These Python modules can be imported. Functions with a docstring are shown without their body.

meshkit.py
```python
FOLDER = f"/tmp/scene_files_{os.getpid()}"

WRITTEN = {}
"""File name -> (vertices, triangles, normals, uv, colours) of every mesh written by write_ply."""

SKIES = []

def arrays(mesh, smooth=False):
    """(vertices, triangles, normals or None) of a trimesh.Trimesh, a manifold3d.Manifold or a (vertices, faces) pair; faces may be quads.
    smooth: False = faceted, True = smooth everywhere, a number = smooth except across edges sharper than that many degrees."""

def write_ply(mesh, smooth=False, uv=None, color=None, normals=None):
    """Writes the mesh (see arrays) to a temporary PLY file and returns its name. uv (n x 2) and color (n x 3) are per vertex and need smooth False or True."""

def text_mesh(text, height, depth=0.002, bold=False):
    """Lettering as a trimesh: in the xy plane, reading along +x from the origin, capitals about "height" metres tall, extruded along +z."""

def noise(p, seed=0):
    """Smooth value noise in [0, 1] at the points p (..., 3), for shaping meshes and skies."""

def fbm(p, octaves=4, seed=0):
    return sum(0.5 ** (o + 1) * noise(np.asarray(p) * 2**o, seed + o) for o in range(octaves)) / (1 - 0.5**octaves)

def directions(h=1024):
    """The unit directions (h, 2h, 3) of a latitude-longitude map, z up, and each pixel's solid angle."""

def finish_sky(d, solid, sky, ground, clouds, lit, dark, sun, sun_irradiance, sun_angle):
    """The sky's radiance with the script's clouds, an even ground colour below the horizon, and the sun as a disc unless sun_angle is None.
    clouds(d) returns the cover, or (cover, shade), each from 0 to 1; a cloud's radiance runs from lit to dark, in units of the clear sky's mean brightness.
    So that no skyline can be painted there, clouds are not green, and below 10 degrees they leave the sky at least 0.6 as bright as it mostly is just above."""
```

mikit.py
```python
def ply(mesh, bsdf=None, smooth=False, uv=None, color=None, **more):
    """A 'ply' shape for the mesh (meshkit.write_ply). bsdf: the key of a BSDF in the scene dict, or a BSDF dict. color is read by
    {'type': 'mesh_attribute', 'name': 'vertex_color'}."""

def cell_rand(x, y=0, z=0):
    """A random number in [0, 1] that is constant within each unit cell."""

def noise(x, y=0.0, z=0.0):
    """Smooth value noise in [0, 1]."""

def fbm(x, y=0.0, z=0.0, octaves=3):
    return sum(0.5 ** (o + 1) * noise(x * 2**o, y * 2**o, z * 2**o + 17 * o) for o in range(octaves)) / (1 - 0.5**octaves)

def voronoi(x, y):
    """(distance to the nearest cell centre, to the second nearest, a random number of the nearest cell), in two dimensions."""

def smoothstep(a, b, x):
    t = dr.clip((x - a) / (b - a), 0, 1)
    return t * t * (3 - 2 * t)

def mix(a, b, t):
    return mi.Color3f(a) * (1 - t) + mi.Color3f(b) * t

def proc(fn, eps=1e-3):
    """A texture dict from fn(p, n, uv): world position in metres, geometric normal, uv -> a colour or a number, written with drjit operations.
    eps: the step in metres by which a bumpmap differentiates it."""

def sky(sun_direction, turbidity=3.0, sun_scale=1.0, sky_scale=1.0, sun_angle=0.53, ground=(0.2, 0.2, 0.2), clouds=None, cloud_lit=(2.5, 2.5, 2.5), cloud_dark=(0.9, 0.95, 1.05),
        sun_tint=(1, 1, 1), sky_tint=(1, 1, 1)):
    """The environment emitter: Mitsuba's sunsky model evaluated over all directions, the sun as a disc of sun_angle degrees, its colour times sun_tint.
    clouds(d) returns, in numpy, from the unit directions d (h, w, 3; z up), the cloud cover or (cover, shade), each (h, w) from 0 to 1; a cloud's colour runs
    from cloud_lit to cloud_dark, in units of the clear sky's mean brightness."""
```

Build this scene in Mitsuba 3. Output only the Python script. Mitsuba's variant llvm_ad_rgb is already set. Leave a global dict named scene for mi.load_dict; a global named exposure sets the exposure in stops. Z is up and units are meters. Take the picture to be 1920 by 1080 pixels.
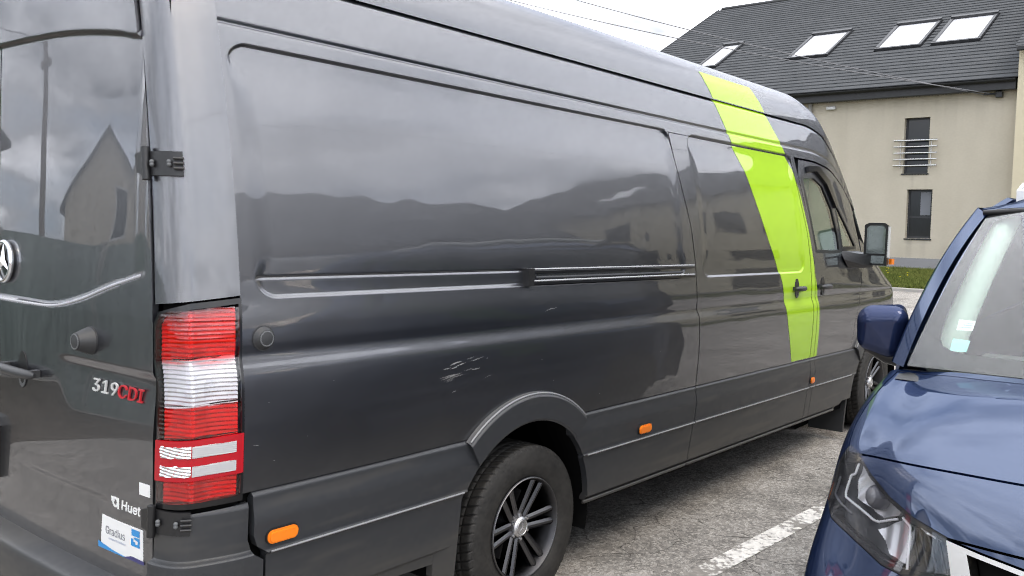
import math, random
import numpy as np, trimesh, shapely, shapely.affinity, manifold3d
import drjit as dr
import mitsuba as mi
import mikit, meshkit
from mikit import proc, noise, fbm, voronoi, smoothstep, mix
from scipy.interpolate import PchipInterpolator as PC
from shapely.geometry import Polygon, Point, box as sbox, LineString

rng = np.random.default_rng(7)
random.seed(7)
T = mi.ScalarTransform4f
scene, labels = {}, {}

# ------------------------------------------------------------------ camera, sky, exposure
CAM = np.array([-1.2213, -3.2210, 1.6625])
FWD = np.array([0.76531, 0.63788, -0.08609]); UP = np.array([0.05908, 0.06356, 0.99623])
scene['camera'] = {'type': 'perspective', 'fov': 59.49, 'fov_axis': 'x', 'near_clip': 0.05, 'far_clip': 900.0,
                   'to_world': T().look_at(origin=CAM.tolist(), target=(CAM + FWD).tolist(), up=UP.tolist())}


def cloud_layer(d):
    z = np.maximum(d[..., 2], 0.02)
    p = np.stack([d[..., 0] / (z + 0.25), d[..., 1] / (z + 0.25), z * 0.6], -1)
    n1 = meshkit.fbm(p * 1.3 + 3.1, 5, 3)
    n2 = meshkit.fbm(p * 2.9 + 216.2, 5, 8)
    cover = np.clip(0.80 + 1.5 * (n1 - 0.42), 0.45, 1.0)
    s = np.array([-0.09, -0.74, 0.66]); s /= np.linalg.norm(s)
    glow = np.exp(-np.arccos(np.clip(d @ s, -1, 1)) ** 2 / 1.0)        # thinner cloud round the hidden sun
    shade = np.clip(0.56 + (n2 - 0.5) * 4.2 * (1 - 0.75 * d[..., 2]) + (n1 - 0.5) * 1.4 * (1 - 0.6 * d[..., 2]) - 0.95 * glow - 0.60 * d[..., 2], 0, 1)
    return cover, shade


scene['sky'] = mikit.sky((-0.10, -0.52, 0.85), turbidity=3, sun_scale=0.12, sun_angle=24, clouds=cloud_layer,
                         cloud_lit=(4.1, 4.17, 4.38), cloud_dark=(0.76, 0.82, 0.92))
exposure = 2.82


# ------------------------------------------------------------------ materials
def two(b):
    return {'type': 'twosided', 'bsdf': b}


def rgb(r, g=None, b=None):
    if g is None:
        g = b = r
    return {'type': 'rgb', 'value': [r, g, b]}


def glossy(name, col, alpha=0.2, spec=1.0):
    scene[name] = two({'type': 'roughplastic', 'diffuse_reflectance': col if isinstance(col, dict) else rgb(*np.atleast_1d(col)), 'alpha': alpha,
                       'specular_reflectance': rgb(spec), 'nonlinear': False})


def matte(name, col):
    scene[name] = two({'type': 'diffuse', 'reflectance': col if isinstance(col, dict) else rgb(*np.atleast_1d(col))})


def metal(name, col, alpha=0.15):
    scene[name] = two({'type': 'roughconductor', 'material': 'none', 'specular_reflectance': rgb(*np.atleast_1d(col)), 'alpha': alpha})


def paint(name, base, flake, flake_alpha=0.3, w=0.3, ior=1.75):
    scene[name] = two({'type': 'blendbsdf', 'weight': w,
                       'a': {'type': 'plastic', 'diffuse_reflectance': base, 'int_ior': ior},
                       'b': {'type': 'roughconductor', 'material': 'none', 'specular_reflectance': rgb(*flake), 'alpha': flake_alpha}})


def van_film(p, n, uv):
    a = fbm(p.x * 1.1, p.y * 1.1, p.z * 2.6, octaves=4)
    st = fbm(p.x * 0.8, p.y * 0.8, p.z * 14)
    low = 1 - smoothstep(0.35, 1.3, p.z + (a - 0.5) * 0.7)
    return dr.clip(0.005 + 0.07 * low * low + 0.05 * (a - 0.4) + 0.04 * (st - 0.5), 0.0, 0.3)


def van_dust(p, n, uv):
    # road film: thin grey dust low on the body, in uneven patches
    a = fbm(p.x * 1.7, p.y * 1.7, p.z * 3.0)
    low = 1 - smoothstep(0.45, 1.25, p.z + (a - 0.5) * 0.5)
    g = fbm(p.x * 60, p.y * 60, p.z * 60)
    return mix((0.010, 0.011, 0.014), (0.034, 0.033, 0.032), low * (0.5 + 0.5 * g))


def clad_tex(p, n, uv):
    a = fbm(p.x * 3, p.y * 3, p.z * 6)
    b = fbm(p.x * 40, p.y * 40, p.z * 40)
    low = 1 - smoothstep(0.30, 0.62, p.z + (a - 0.5) * 0.25)
    return mix((0.030, 0.032, 0.036), (0.060, 0.057, 0.052), dr.clip(low * 0.7 + 0.5 * smoothstep(0.5, 0.75, fbm(p.x * 2.4, p.y * 2.4, p.z * 18)) + (b - 0.5) * 0.25, 0, 1))


def tyre_tex(p, n, uv):
    a = fbm(p.x * 14, p.y * 14, p.z * 14)
    b = fbm(p.x * 90, p.y * 90, p.z * 90)
    return mix((0.018, 0.018, 0.018), (0.060, 0.057, 0.053), dr.clip(a * 0.9 + (b - 0.5) * 0.5, 0, 1))


def asphalt_tex(p, n, uv):
    s = fbm(p.x * 70, p.y * 70, 1.0, octaves=3)
    m = fbm(p.x * 1.1, p.y * 1.1, 4.0, octaves=4)
    l = fbm(p.x * 9, p.y * 9, 2.0, octaves=3)
    d1, d2, r = voronoi(p.x * 62, p.y * 62)
    stone = smoothstep(0.04, 0.22, d2 - d1)
    c = mix((0.165, 0.155, 0.142), (0.455, 0.432, 0.400), dr.clip(0.10 + 0.75 * r * stone + 0.55 * (s - 0.5) + 0.5 * (l - 0.45), 0, 1))
    c = c * (0.75 + 0.5 * m)
    w1 = voronoi(p.x * 3.1 + 0.7 * fbm(p.x * 4, p.y * 4, 7.0), p.y * 3.1 + 0.7 * fbm(p.x * 4, p.y * 4, 9.0))
    crack = (1 - smoothstep(0.0, 0.024, w1[1] - w1[0])) * smoothstep(0.54, 0.66, fbm(p.x * 0.7 + 5, p.y * 0.7, 3.0))
    tar = smoothstep(0.60, 0.66, fbm(p.x * 2.2, p.y * 2.2 + 40, 5.0)) * 0.16
    return c * (1 - 0.6 * crack) * (1 - tar)


def asphalt_h(p, n, uv):
    d1, d2, r = voronoi(p.x * 62, p.y * 62)
    w1 = voronoi(p.x * 3.1 + 0.7 * fbm(p.x * 4, p.y * 4, 7.0), p.y * 3.1 + 0.7 * fbm(p.x * 4, p.y * 4, 9.0))
    crack = (1 - smoothstep(0.0, 0.05, w1[1] - w1[0])) * smoothstep(0.50, 0.62, fbm(p.x * 0.7 + 5, p.y * 0.7, 3.0))
    return 0.0010 * smoothstep(0.0, 0.3, d2 - d1) * (0.4 + 0.6 * r) - 0.005 * crack


def line_tex(p, n, uv):
    w = 0.6 * fbm(p.x * 48, p.y * 48, 3.0, octaves=4) + 0.4 * fbm(p.x * 16, p.y * 16, 5.0) + 0.5 * (fbm(p.x * 3, p.y * 3, 2.0) - 0.5)
    k = smoothstep(0.43, 0.66, w)
    s = fbm(p.x * 70, p.y * 70, 1.0)
    return mix((0.26, 0.245, 0.225), (0.70, 0.68, 0.64), k) * (0.8 + 0.4 * s)


def slate_tex(p, n, uv):
    c = mikit.cell_rand(dr.floor(p.x / 0.2), dr.floor(p.y / 0.6 + mikit.cell_rand(dr.floor(p.x / 0.2), 5, 2)), 1)
    f = fbm(p.x * 3, p.y * 3, p.z * 3)
    return mix((0.072, 0.076, 0.080), (0.108, 0.112, 0.118), 0.35 * c + 0.6 * (f - 0.25))


def plaster(name, c0, c1, streak=0.5, drip=None):
    def fn(p, n, uv):
        a = fbm(p.x * 0.5, p.y * 0.35, p.z * 0.35, octaves=4)
        g = fbm(p.x * 30, p.y * 30, p.z * 30)
        s = fbm(p.y * 1.6, p.x * 1.6, p.z * 0.15)
        c = mix(c0, c1, dr.clip(a + streak * (s - 0.5) + 0.3 * (g - 0.5), 0, 1))
        if drip is None:
            return c
        # rain streaks: under the eaves, under the sills, and splash above the plinth
        t = smoothstep(0.42, 0.72, fbm(p.y * 5.5, 3.0, p.z * 0.12))
        d = smoothstep(3.4, 5.2, p.z) * 0.5
        for y0, y1, z in drip:
            inside = smoothstep(y0 - 0.08, y0 + 0.05, p.y) * (1 - smoothstep(y1 - 0.05, y1 + 0.08, p.y))
            d = d + inside * smoothstep(z - 0.9, z, p.z) * dr.select(p.z < z, 1.0, 0.0)
        low = (1 - smoothstep(0.4, 1.0, p.z + 0.4 * (a - 0.5))) * 0.5
        return c * (1 - 0.14 * dr.clip(t * d + low, 0, 1))
    matte(name, proc(fn))


def grass_tex(p, n, uv):
    a = fbm(p.x * 1.2, p.y * 1.2, 2.0)
    b = fbm(p.x * 25, p.y * 25, 5.0)
    return mix((0.055, 0.085, 0.018), (0.17, 0.18, 0.055), dr.clip(a * 0.8 + (b - 0.5) * 0.8 + 0.1, 0, 1))


def fence_tex(p, n, uv):
    s = fbm(p.x * 9, p.y * 9, p.z * 0.4)
    r = fbm(p.x * 2, p.y * 2, p.z * 2 + 8)
    return mix((0.085, 0.125, 0.108), (0.23, 0.29, 0.262), dr.clip(s * 1.3 - 0.15, 0, 1)) * (0.7 + 0.6 * r)


paint('van_paint', proc(van_dust), (0.60, 0.60, 0.62), 0.17, 0.20, 1.68)
scene['van_paint'] = two({'type': 'blendbsdf', 'weight': proc(van_film), 'a': scene['van_paint']['bsdf'], 'b': {'type': 'diffuse', 'reflectance': rgb(0.13, 0.125, 0.115)}})
paint('green_film', rgb(0.33, 0.545, 0.028), (0.5, 0.8, 0.05), 0.4, 0.05, 1.5)
paint('blue_paint', rgb(0.006, 0.013, 0.042), (0.085, 0.115, 0.185), 0.22, 0.25, 2.1)
scene['cladding'] = two({'type': 'roughplastic', 'diffuse_reflectance': proc(clad_tex), 'alpha': 0.28, 'specular_reflectance': rgb(1.0)})
glossy('black_plastic', (0.012, 0.012, 0.013), 0.22)
glossy('black_gloss', (0.008, 0.008, 0.009), 0.03)
glossy('dark_trim', (0.03, 0.031, 0.033), 0.3)
glossy('grey_trim', (0.10, 0.105, 0.11), 0.3)
matte('liner_black', (0.006, 0.006, 0.006))
glossy('tyre_rubber', proc(tyre_tex), 0.45, 0.6)
metal('rim_dark', (0.075, 0.075, 0.08), 0.28)
metal('rim_polished', (0.17, 0.17, 0.175), 0.25)
metal('cap_silver', (0.62, 0.62, 0.63), 0.25)
metal('chrome', (0.80, 0.81, 0.83), 0.05)
metal('reflector', (0.75, 0.76, 0.78), 0.16)
glossy('satin_silver', (0.55, 0.55, 0.54), 0.25)
glossy('white_plastic', (0.72, 0.72, 0.71), 0.2)
glossy('amber_lens', (0.80, 0.20, 0.012), 0.06)
glossy('red_solid', (0.36, 0.006, 0.014), 0.08)
glossy('red_letter', (0.45, 0.02, 0.03), 0.15)
scene['red_lens'] = {'type': 'thindielectric', 'int_ior': 1.5, 'specular_transmittance': rgb(0.80, 0.010, 0.018)}
scene['clear_lens'] = {'type': 'thindielectric', 'int_ior': 1.5, 'specular_transmittance': rgb(0.80, 0.80, 0.82)}
scene['windscreen_glass'] = {'type': 'thindielectric', 'int_ior': 1.52, 'specular_transmittance': rgb(0.80, 0.88, 0.84)}
scene['side_glass'] = {'type': 'thindielectric', 'int_ior': 1.52, 'specular_transmittance': rgb(0.42, 0.54, 0.49)}
glossy('pane_dark', (0.012, 0.014, 0.016), 0.015)
glossy('sticker_white', (0.70, 0.70, 0.69), 0.12)
glossy('sticker_cyan', (0.35, 0.74, 0.70), 0.12)
glossy('sticker_blue', (0.02, 0.22, 0.52), 0.12)
glossy('sticker_navy', (0.03, 0.03, 0.13), 0.12)
glossy('print_grey', (0.16, 0.17, 0.19), 0.2)
glossy('print_pale', (0.42, 0.46, 0.55), 0.2)
glossy('scratch_pale', (0.26, 0.26, 0.255), 0.4)
matte('interior_dark', (0.05, 0.052, 0.053))
matte('interior_light', (0.42, 0.47, 0.43))
matte('seat_cloth', (0.06, 0.062, 0.065))
scene['asphalt'] = {'type': 'bumpmap', 'scale': 1.0, 'nested': proc(asphalt_h, 2e-3), 'bsdf': two({'type': 'diffuse', 'reflectance': proc(asphalt_tex)})}
matte('road_line', proc(line_tex))
matte('slate', proc(slate_tex))
plaster('cream_render', (0.415, 0.378, 0.300), (0.560, 0.512, 0.420), 0.8, [(4.32, 5.02, 2.84), (4.16, 4.86, 0.94)])
plaster('yellow_render', (0.56, 0.50, 0.36), (0.66, 0.60, 0.45))
plaster('grey_plinth', (0.22, 0.22, 0.225), (0.29, 0.29, 0.295), 0.8)
plaster('brick_dark', (0.09, 0.075, 0.065), (0.15, 0.125, 0.105))
plaster('concrete', (0.27, 0.26, 0.245), (0.36, 0.35, 0.33))
matte('grass_blades', proc(grass_tex))
matte('soil', (0.055, 0.065, 0.022))
matte('dandelion', (0.70, 0.55, 0.03))
glossy('green_sheet', proc(fence_tex), 0.3)
metal('grille_silver', (0.62, 0.61, 0.59), 0.28)
metal('steel', (0.62, 0.62, 0.62), 0.25)
glossy('fascia', (0.018, 0.019, 0.021), 0.3)
glossy('window_frame', (0.03, 0.032, 0.036), 0.3)
glossy('white_frame', (0.66, 0.66, 0.66), 0.25)
matte('cable_grey', (0.20, 0.20, 0.21))
matte('wood_pole', (0.13, 0.11, 0.09))
scene['skylight_glass'] = two({'type': 'roughplastic', 'alpha': 0.02, 'diffuse_reflectance': rgb(0.62, 0.63, 0.66), 'int_ior': 1.8})
matte('leaf_green', (0.045, 0.085, 0.025))
matte('leaf_dark', (0.028, 0.055, 0.018))
matte('dark_earth', proc(lambda p, n, uv: mix((0.030, 0.025, 0.020), (0.085, 0.070, 0.055), fbm(p.x * 6, p.y * 6, 1.0, octaves=4))))
matte('bark', (0.10, 0.08, 0.06))


# ------------------------------------------------------------------ helpers
def add(key, mesh, bsdf, smooth=True, to_world=None, label=None, cat=None, group=None, kind=None):
    k, i = key, 0
    while k in scene:
        i += 1
        k = f'{key}_{i:03d}'
    d = mesh if isinstance(mesh, dict) else mikit.ply(mesh, bsdf, smooth)
    if to_world is not None:
        d = {**d, 'to_world': to_world}
    scene[k] = d
    tag(k, label, cat, group, kind)
    return k


def tag(k, label=None, cat=None, group=None, kind=None):
    e = {n: v for n, v in (('label', label), ('category', cat), ('group', group), ('kind', kind)) if v}
    if e:
        labels[k] = {**labels.get(k, {}), **e}


def cat_mesh(ms):
    return trimesh.util.concatenate([trimesh.Trimesh(np.asarray(m.vertices), np.asarray(m.faces), process=False) for m in ms])


def flat(poly, us, vs):
    """A polygon of a two-parameter domain cut along a grid: (points n x 2, triangles), counter-clockwise."""
    us, vs = np.unique(np.round(us, 6)), np.unique(np.round(vs, 6))
    a0, b0, a1, b1 = poly.bounds
    us = us[max(0, np.searchsorted(us, a0) - 1):np.searchsorted(us, a1) + 1]
    vs = vs[max(0, np.searchsorted(vs, b0) - 1):np.searchsorted(vs, b1) + 1]
    us = np.concatenate([[min(us[0], a0)], us, [max(us[-1], a1)]]); vs = np.concatenate([[min(vs[0], b0)], vs, [max(vs[-1], b1)]])
    us, vs = np.unique(us), np.unique(vs)
    i, j = np.meshgrid(np.arange(len(us) - 1), np.arange(len(vs) - 1), indexing='ij')
    i, j = i.ravel(), j.ravel()
    cells = shapely.box(us[i], vs[j], us[i + 1], vs[j + 1])
    shapely.prepare(poly)
    hit = shapely.intersects(poly, cells)
    full = shapely.contains_properly(poly, cells)
    P, F, n = [], [], 0
    fi, fj = i[full], j[full]
    q = np.stack([np.stack([us[fi], vs[fj]], -1), np.stack([us[fi + 1], vs[fj]], -1), np.stack([us[fi + 1], vs[fj + 1]], -1), np.stack([us[fi], vs[fj + 1]], -1)], 1)
    if len(q):
        P.append(q.reshape(-1, 2))
        k = np.arange(len(q)) * 4
        F += [np.stack([k, k + 1, k + 2], -1), np.stack([k, k + 2, k + 3], -1)]
        n = len(q) * 4
    part = shapely.intersection(poly, cells[hit & ~full])
    part = shapely.get_parts(part)
    part = part[(shapely.get_type_id(part) == 3)]
    part = part[shapely.area(part) > 1e-9]
    if len(part):
        tri = shapely.get_parts(shapely.constrained_delaunay_triangles(part))
        c = shapely.get_coordinates(tri).reshape(-1, 4, 2)[:, :3]
        s = (c[:, 1, 0] - c[:, 0, 0]) * (c[:, 2, 1] - c[:, 0, 1]) - (c[:, 1, 1] - c[:, 0, 1]) * (c[:, 2, 0] - c[:, 0, 0])
        c[s < 0] = c[s < 0][:, ::-1]
        c = c[np.abs(s) > 1e-10]
        P.append(c.reshape(-1, 2))
        F.append(n + np.arange(len(c) * 3).reshape(-1, 3))
    P, F = np.vstack(P), np.vstack(F)
    key, first, inv = np.unique(np.round(P * 2e5).astype(np.int64), axis=0, return_index=True, return_inverse=True)
    F = inv.ravel()[F]
    F = F[(F[:, 0] != F[:, 1]) & (F[:, 1] != F[:, 2]) & (F[:, 0] != F[:, 2])]
    return P[first], F


def panel(poly, us, vs, fn, flip=False, skirt=0.0, post=None):
    """The polygon lifted to space by fn(u, v) -> n x 3; flip turns the outside over; skirt folds the rim inwards by that many metres."""
    ms = []
    for g in getattr(poly, 'geoms', [poly]):
        P, F = flat(g, us, vs)
        V = fn(P[:, 0], P[:, 1])
        if flip:
            F = F[:, ::-1]
        ms.append(trimesh.Trimesh(V, F, process=False))
        if skirt:
            fn3 = np.cross(V[F[:, 1]] - V[F[:, 0]], V[F[:, 2]] - V[F[:, 0]])
            N = np.zeros_like(V)
            for k in range(3):
                np.add.at(N, F[:, k], fn3)
            N /= np.linalg.norm(N, axis=1, keepdims=True) + 1e-20
            e = np.sort(np.vstack([F[:, [0, 1]], F[:, [1, 2]], F[:, [2, 0]]]), 1)
            d = np.vstack([F[:, [0, 1]], F[:, [1, 2]], F[:, [2, 0]]])
            u_, inv, cnt = np.unique(e, axis=0, return_inverse=True, return_counts=True)
            d = d[cnt[inv.ravel()] == 1]
            a, b = V[d[:, 0]], V[d[:, 1]]
            a2, b2 = a - N[d[:, 0]] * skirt, b - N[d[:, 1]] * skirt
            m = len(d)
            W = np.vstack([a, b, a2, b2]); r = np.arange(m)
            ms.append(trimesh.Trimesh(W, np.vstack([np.stack([r + m, r, r + 2 * m], -1), np.stack([r + m, r + 2 * m, r + 3 * m], -1)]), process=False))
    M = cat_mesh(ms) if len(ms) > 1 else ms[0]
    if post is not None:
        M.vertices = post(np.asarray(M.vertices))
    return M


def grid(fn, us, vs, flip=False, post=None):
    U, V = np.meshgrid(us, vs, indexing='ij')
    P = fn(U.ravel(), V.ravel())
    n, m = U.shape
    I = np.arange(n * m).reshape(n, m)
    F = np.vstack([np.stack([I[:-1, :-1], I[1:, :-1], I[1:, 1:]], -1).reshape(-1, 3), np.stack([I[:-1, :-1], I[1:, 1:], I[:-1, 1:]], -1).reshape(-1, 3)])
    return trimesh.Trimesh(P if post is None else post(P), F[:, ::-1] if flip else F, process=False)


def bx(x0, x1, y0, y1, z0, z1, c=0.0):
    """A box, with chamfered edges where c > 0."""
    lo, hi = np.minimum([x0, y0, z0], [x1, y1, z1]), np.maximum([x0, y0, z0], [x1, y1, z1])
    if not c:
        m = trimesh.creation.box(extents=hi - lo)
        m.apply_translation((lo + hi) / 2)
        return m
    pts = []
    for s in np.ndindex(2, 2, 2):
        p = np.where(s, hi, lo)
        d = np.where(s, -c, c)
        for k in range(3):
            q = p + d
            q[k] = p[k]
            pts.append(q)
    return trimesh.Trimesh(*hull(pts), process=False)


def hull(pts):
    m = manifold3d.Manifold.hull_points(np.asarray(pts, float)).to_mesh()
    return np.asarray(m.vert_properties[:, :3]), np.asarray(m.tri_verts)


def hull_mesh(pts):
    return trimesh.Trimesh(*hull(pts), process=False)


def tube(points, radius, sides=10):
    p = np.asarray(points, float)
    t = np.gradient(p, axis=0)
    t /= np.linalg.norm(t, axis=1, keepdims=True)
    a = np.cross(t, [0, 0, 1.0] if abs(t[0, 2]) < 0.9 else [1.0, 0, 0])
    a /= np.linalg.norm(a, axis=1, keepdims=True)
    b = np.cross(t, a)
    ang = np.arange(sides) * 2 * np.pi / sides
    r = np.broadcast_to(radius, (len(p),))[:, None, None]
    V = (p[:, None] + r * (np.cos(ang)[None, :, None] * a[:, None] + np.sin(ang)[None, :, None] * b[:, None])).reshape(-1, 3)
    F = []
    for i in range(len(p) - 1):
        for j in range(sides):
            k = (j + 1) % sides
            F += [[i * sides + j, i * sides + k, (i + 1) * sides + k], [i * sides + j, (i + 1) * sides + k, (i + 1) * sides + j]]
    n = len(V)
    V = np.vstack([V, p[0], p[-1]])
    for j in range(sides):
        k = (j + 1) % sides
        F += [[n, k, j], [n + 1, (len(p) - 1) * sides + j, (len(p) - 1) * sides + k]]
    return trimesh.Trimesh(V, np.array(F)[:, ::-1], process=False)


def lathe(profile, n=96, axis='y', both=False):
    """Revolves (r, h) about the axis; h runs along -y for axis 'y' (outwards on the right side)."""
    p = np.asarray(profile, float)
    th = np.linspace(0, 2 * np.pi, n, endpoint=False)
    R, A = p[:, 0][:, None], th[None]
    V = np.stack([R * np.cos(A), -np.broadcast_to(p[:, 1][:, None], (len(p), n)), R * np.sin(A)], -1).reshape(-1, 3)
    I = np.arange(len(p) * n).reshape(len(p), n)
    J = np.roll(I, -1, 1)
    F = np.vstack([np.stack([I[:-1], J[:-1], J[1:]], -1).reshape(-1, 3), np.stack([I[:-1], J[1:], I[1:]], -1).reshape(-1, 3)])
    return trimesh.Trimesh(V, F, process=False)


def place(mesh, o, X, Y):
    X, Y = np.asarray(X, float), np.asarray(Y, float)
    X = X / np.linalg.norm(X); Y = Y - X * (X @ Y); Y /= np.linalg.norm(Y)
    Z = np.cross(X, Y)
    v = np.asarray(mesh.vertices)
    m = mesh.copy()
    m.vertices = np.asarray(o, float) + v[:, :1] * X + v[:, 1:2] * Y + v[:, 2:] * Z
    return m


def extrude(poly, h):
    return cat_mesh([trimesh.creation.extrude_polygon(g, h, engine='earcut') for g in getattr(poly, 'geoms', [poly])])


def dense(*pieces):
    """Grid lines: each piece (start, stop, step)."""
    return np.unique(np.round(np.concatenate([np.arange(a, b + c * 0.5, c) for a, b, c in pieces]), 5))


def sstep(a, b, x):
    t = np.clip((x - a) / (b - a), 0, 1)
    return t * t * (3 - 2 * t)


# ================================================================== THE VAN
PITCH = -0.02713
_c, _s = math.cos(PITCH), math.sin(PITCH)
RB = np.array([[_c, 0, -_s], [0, 1, 0], [_s, 0, _c]])
PIV = np.array([1.62, 0, 0.35])


def b2w(P):
    return (np.asarray(P) - PIV) @ RB.T + PIV


_z = [.30, .385, .60, .79, .90, 1.0, 1.08, 1.14, 1.185, 1.198, 1.23, 1.27, 1.36, 1.42, 1.6, 1.8, 2.0, 2.11, 2.165, 2.25, 2.35]
_y = [.952, .957, .976, .985, .990, .992, .991, .987, .976, .9745, .977, .976, .967, .962, .942, .911, .873, .850, .838, .816, .786]
prof = PC(_z, _y)
HX = PC([0, 4.7, 5.0, 5.25, 5.45, 5.62, 6.3, 6.42, 6.75, 6.9, 6.96], [2.66, 2.66, 2.62, 2.49, 2.32, 2.17, 1.50, 1.42, 1.25, 1.05, .9])
NX = PC([0, 5.5, 6.0, 6.3, 6.6, 6.8, 6.96], [0, 0, .02, .05, .12, .22, .40])


def zpre(x, z):
    k = (2.66 - 1.2) / (np.maximum(HX(np.clip(x, 0, 6.96)), 1.3) - 1.2)
    return np.where(z > 1.2, 1.2 + (z - 1.2) * k, z)


def unpre(x, zp):
    k = (np.maximum(HX(np.clip(x, 0, 6.96)), 1.3) - 1.2) / (2.66 - 1.2)
    return np.where(zp > 1.2, 1.2 + (zp - 1.2) * k, zp)


def rrect(x, z, x0, x1, z0, z1, r):
    """Signed distance to a rounded rectangle, negative inside."""
    cx, cz, hx, hz = (x0 + x1) / 2, (z0 + z1) / 2, (x1 - x0) / 2 - r, (z1 - z0) / 2 - r
    dx, dz = np.abs(x - cx) - hx, np.abs(z - cz) - hz
    return np.hypot(np.maximum(dx, 0), np.maximum(dz, 0)) + np.minimum(np.maximum(dx, dz), 0) - r


def side_dent(x, z):
    """How far the pressed panels, grooves and the paint's own waviness lie inside the plain side."""
    zp = zpre(x, z)
    w = 0.085 - 0.076 * sstep(1.98, 2.085, zp) - 0.074 * (1 - sstep(1.375, 1.50, zp))
    lean = 0.05 * (zp - 1.4)
    d = 0.0
    for x0, x1 in ((0.275, 2.86), (3.03, 4.42)):
        s = rrect(x + lean, zp, x0, x1, 1.358, 2.118, 0.085)
        d = d + (0.004 + 0.008 * sstep(1.9, 2.08, zp) + 0.005 * (1 - sstep(1.38, 1.5, zp))) * (1 - sstep(-w, 0, s))
    d = d + 0.007 * np.exp(-((zp - 2.172) / 0.007) ** 2)
    d = d + 0.010 * np.exp(-((zp - 2.352) / 0.012) ** 2)
    # thin crease above the lower edge of the rear panel
    d = d + 0.004 * np.exp(-((zp - 1.421) / 0.004) ** 2) * sstep(0.28, 0.30, x) * (1 - sstep(1.54, 1.56, x))
    p = np.stack([x * 1.6, zp * 2.2, 0 * x], -1)
    d = d + 0.0036 * (meshkit.noise(p, 5) - 0.5) + 0.0016 * (meshkit.noise(p * 2.3, 9) - 0.5) + 0.0005 * (meshkit.noise(p * 6.1, 12) - 0.5)
    return d


def side(off=0.0):
    def fn(x, z):
        y = prof(np.clip(zpre(x, z), .30, 2.36)) - NX(np.clip(x, 0, 6.96)) - side_dent(x, z) + off
        return np.stack([x, -y, z], -1)
    return fn


ROOF_T = PC([0, .06, .14, .25, .42, .65, 1.0], [.786, .772, .748, .70, .60, .40, 0.0]), PC([0, .06, .14, .25, .42, .65, 1.0], [2.352, 2.415, 2.475, 2.535, 2.592, 2.635, 2.66])


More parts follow.
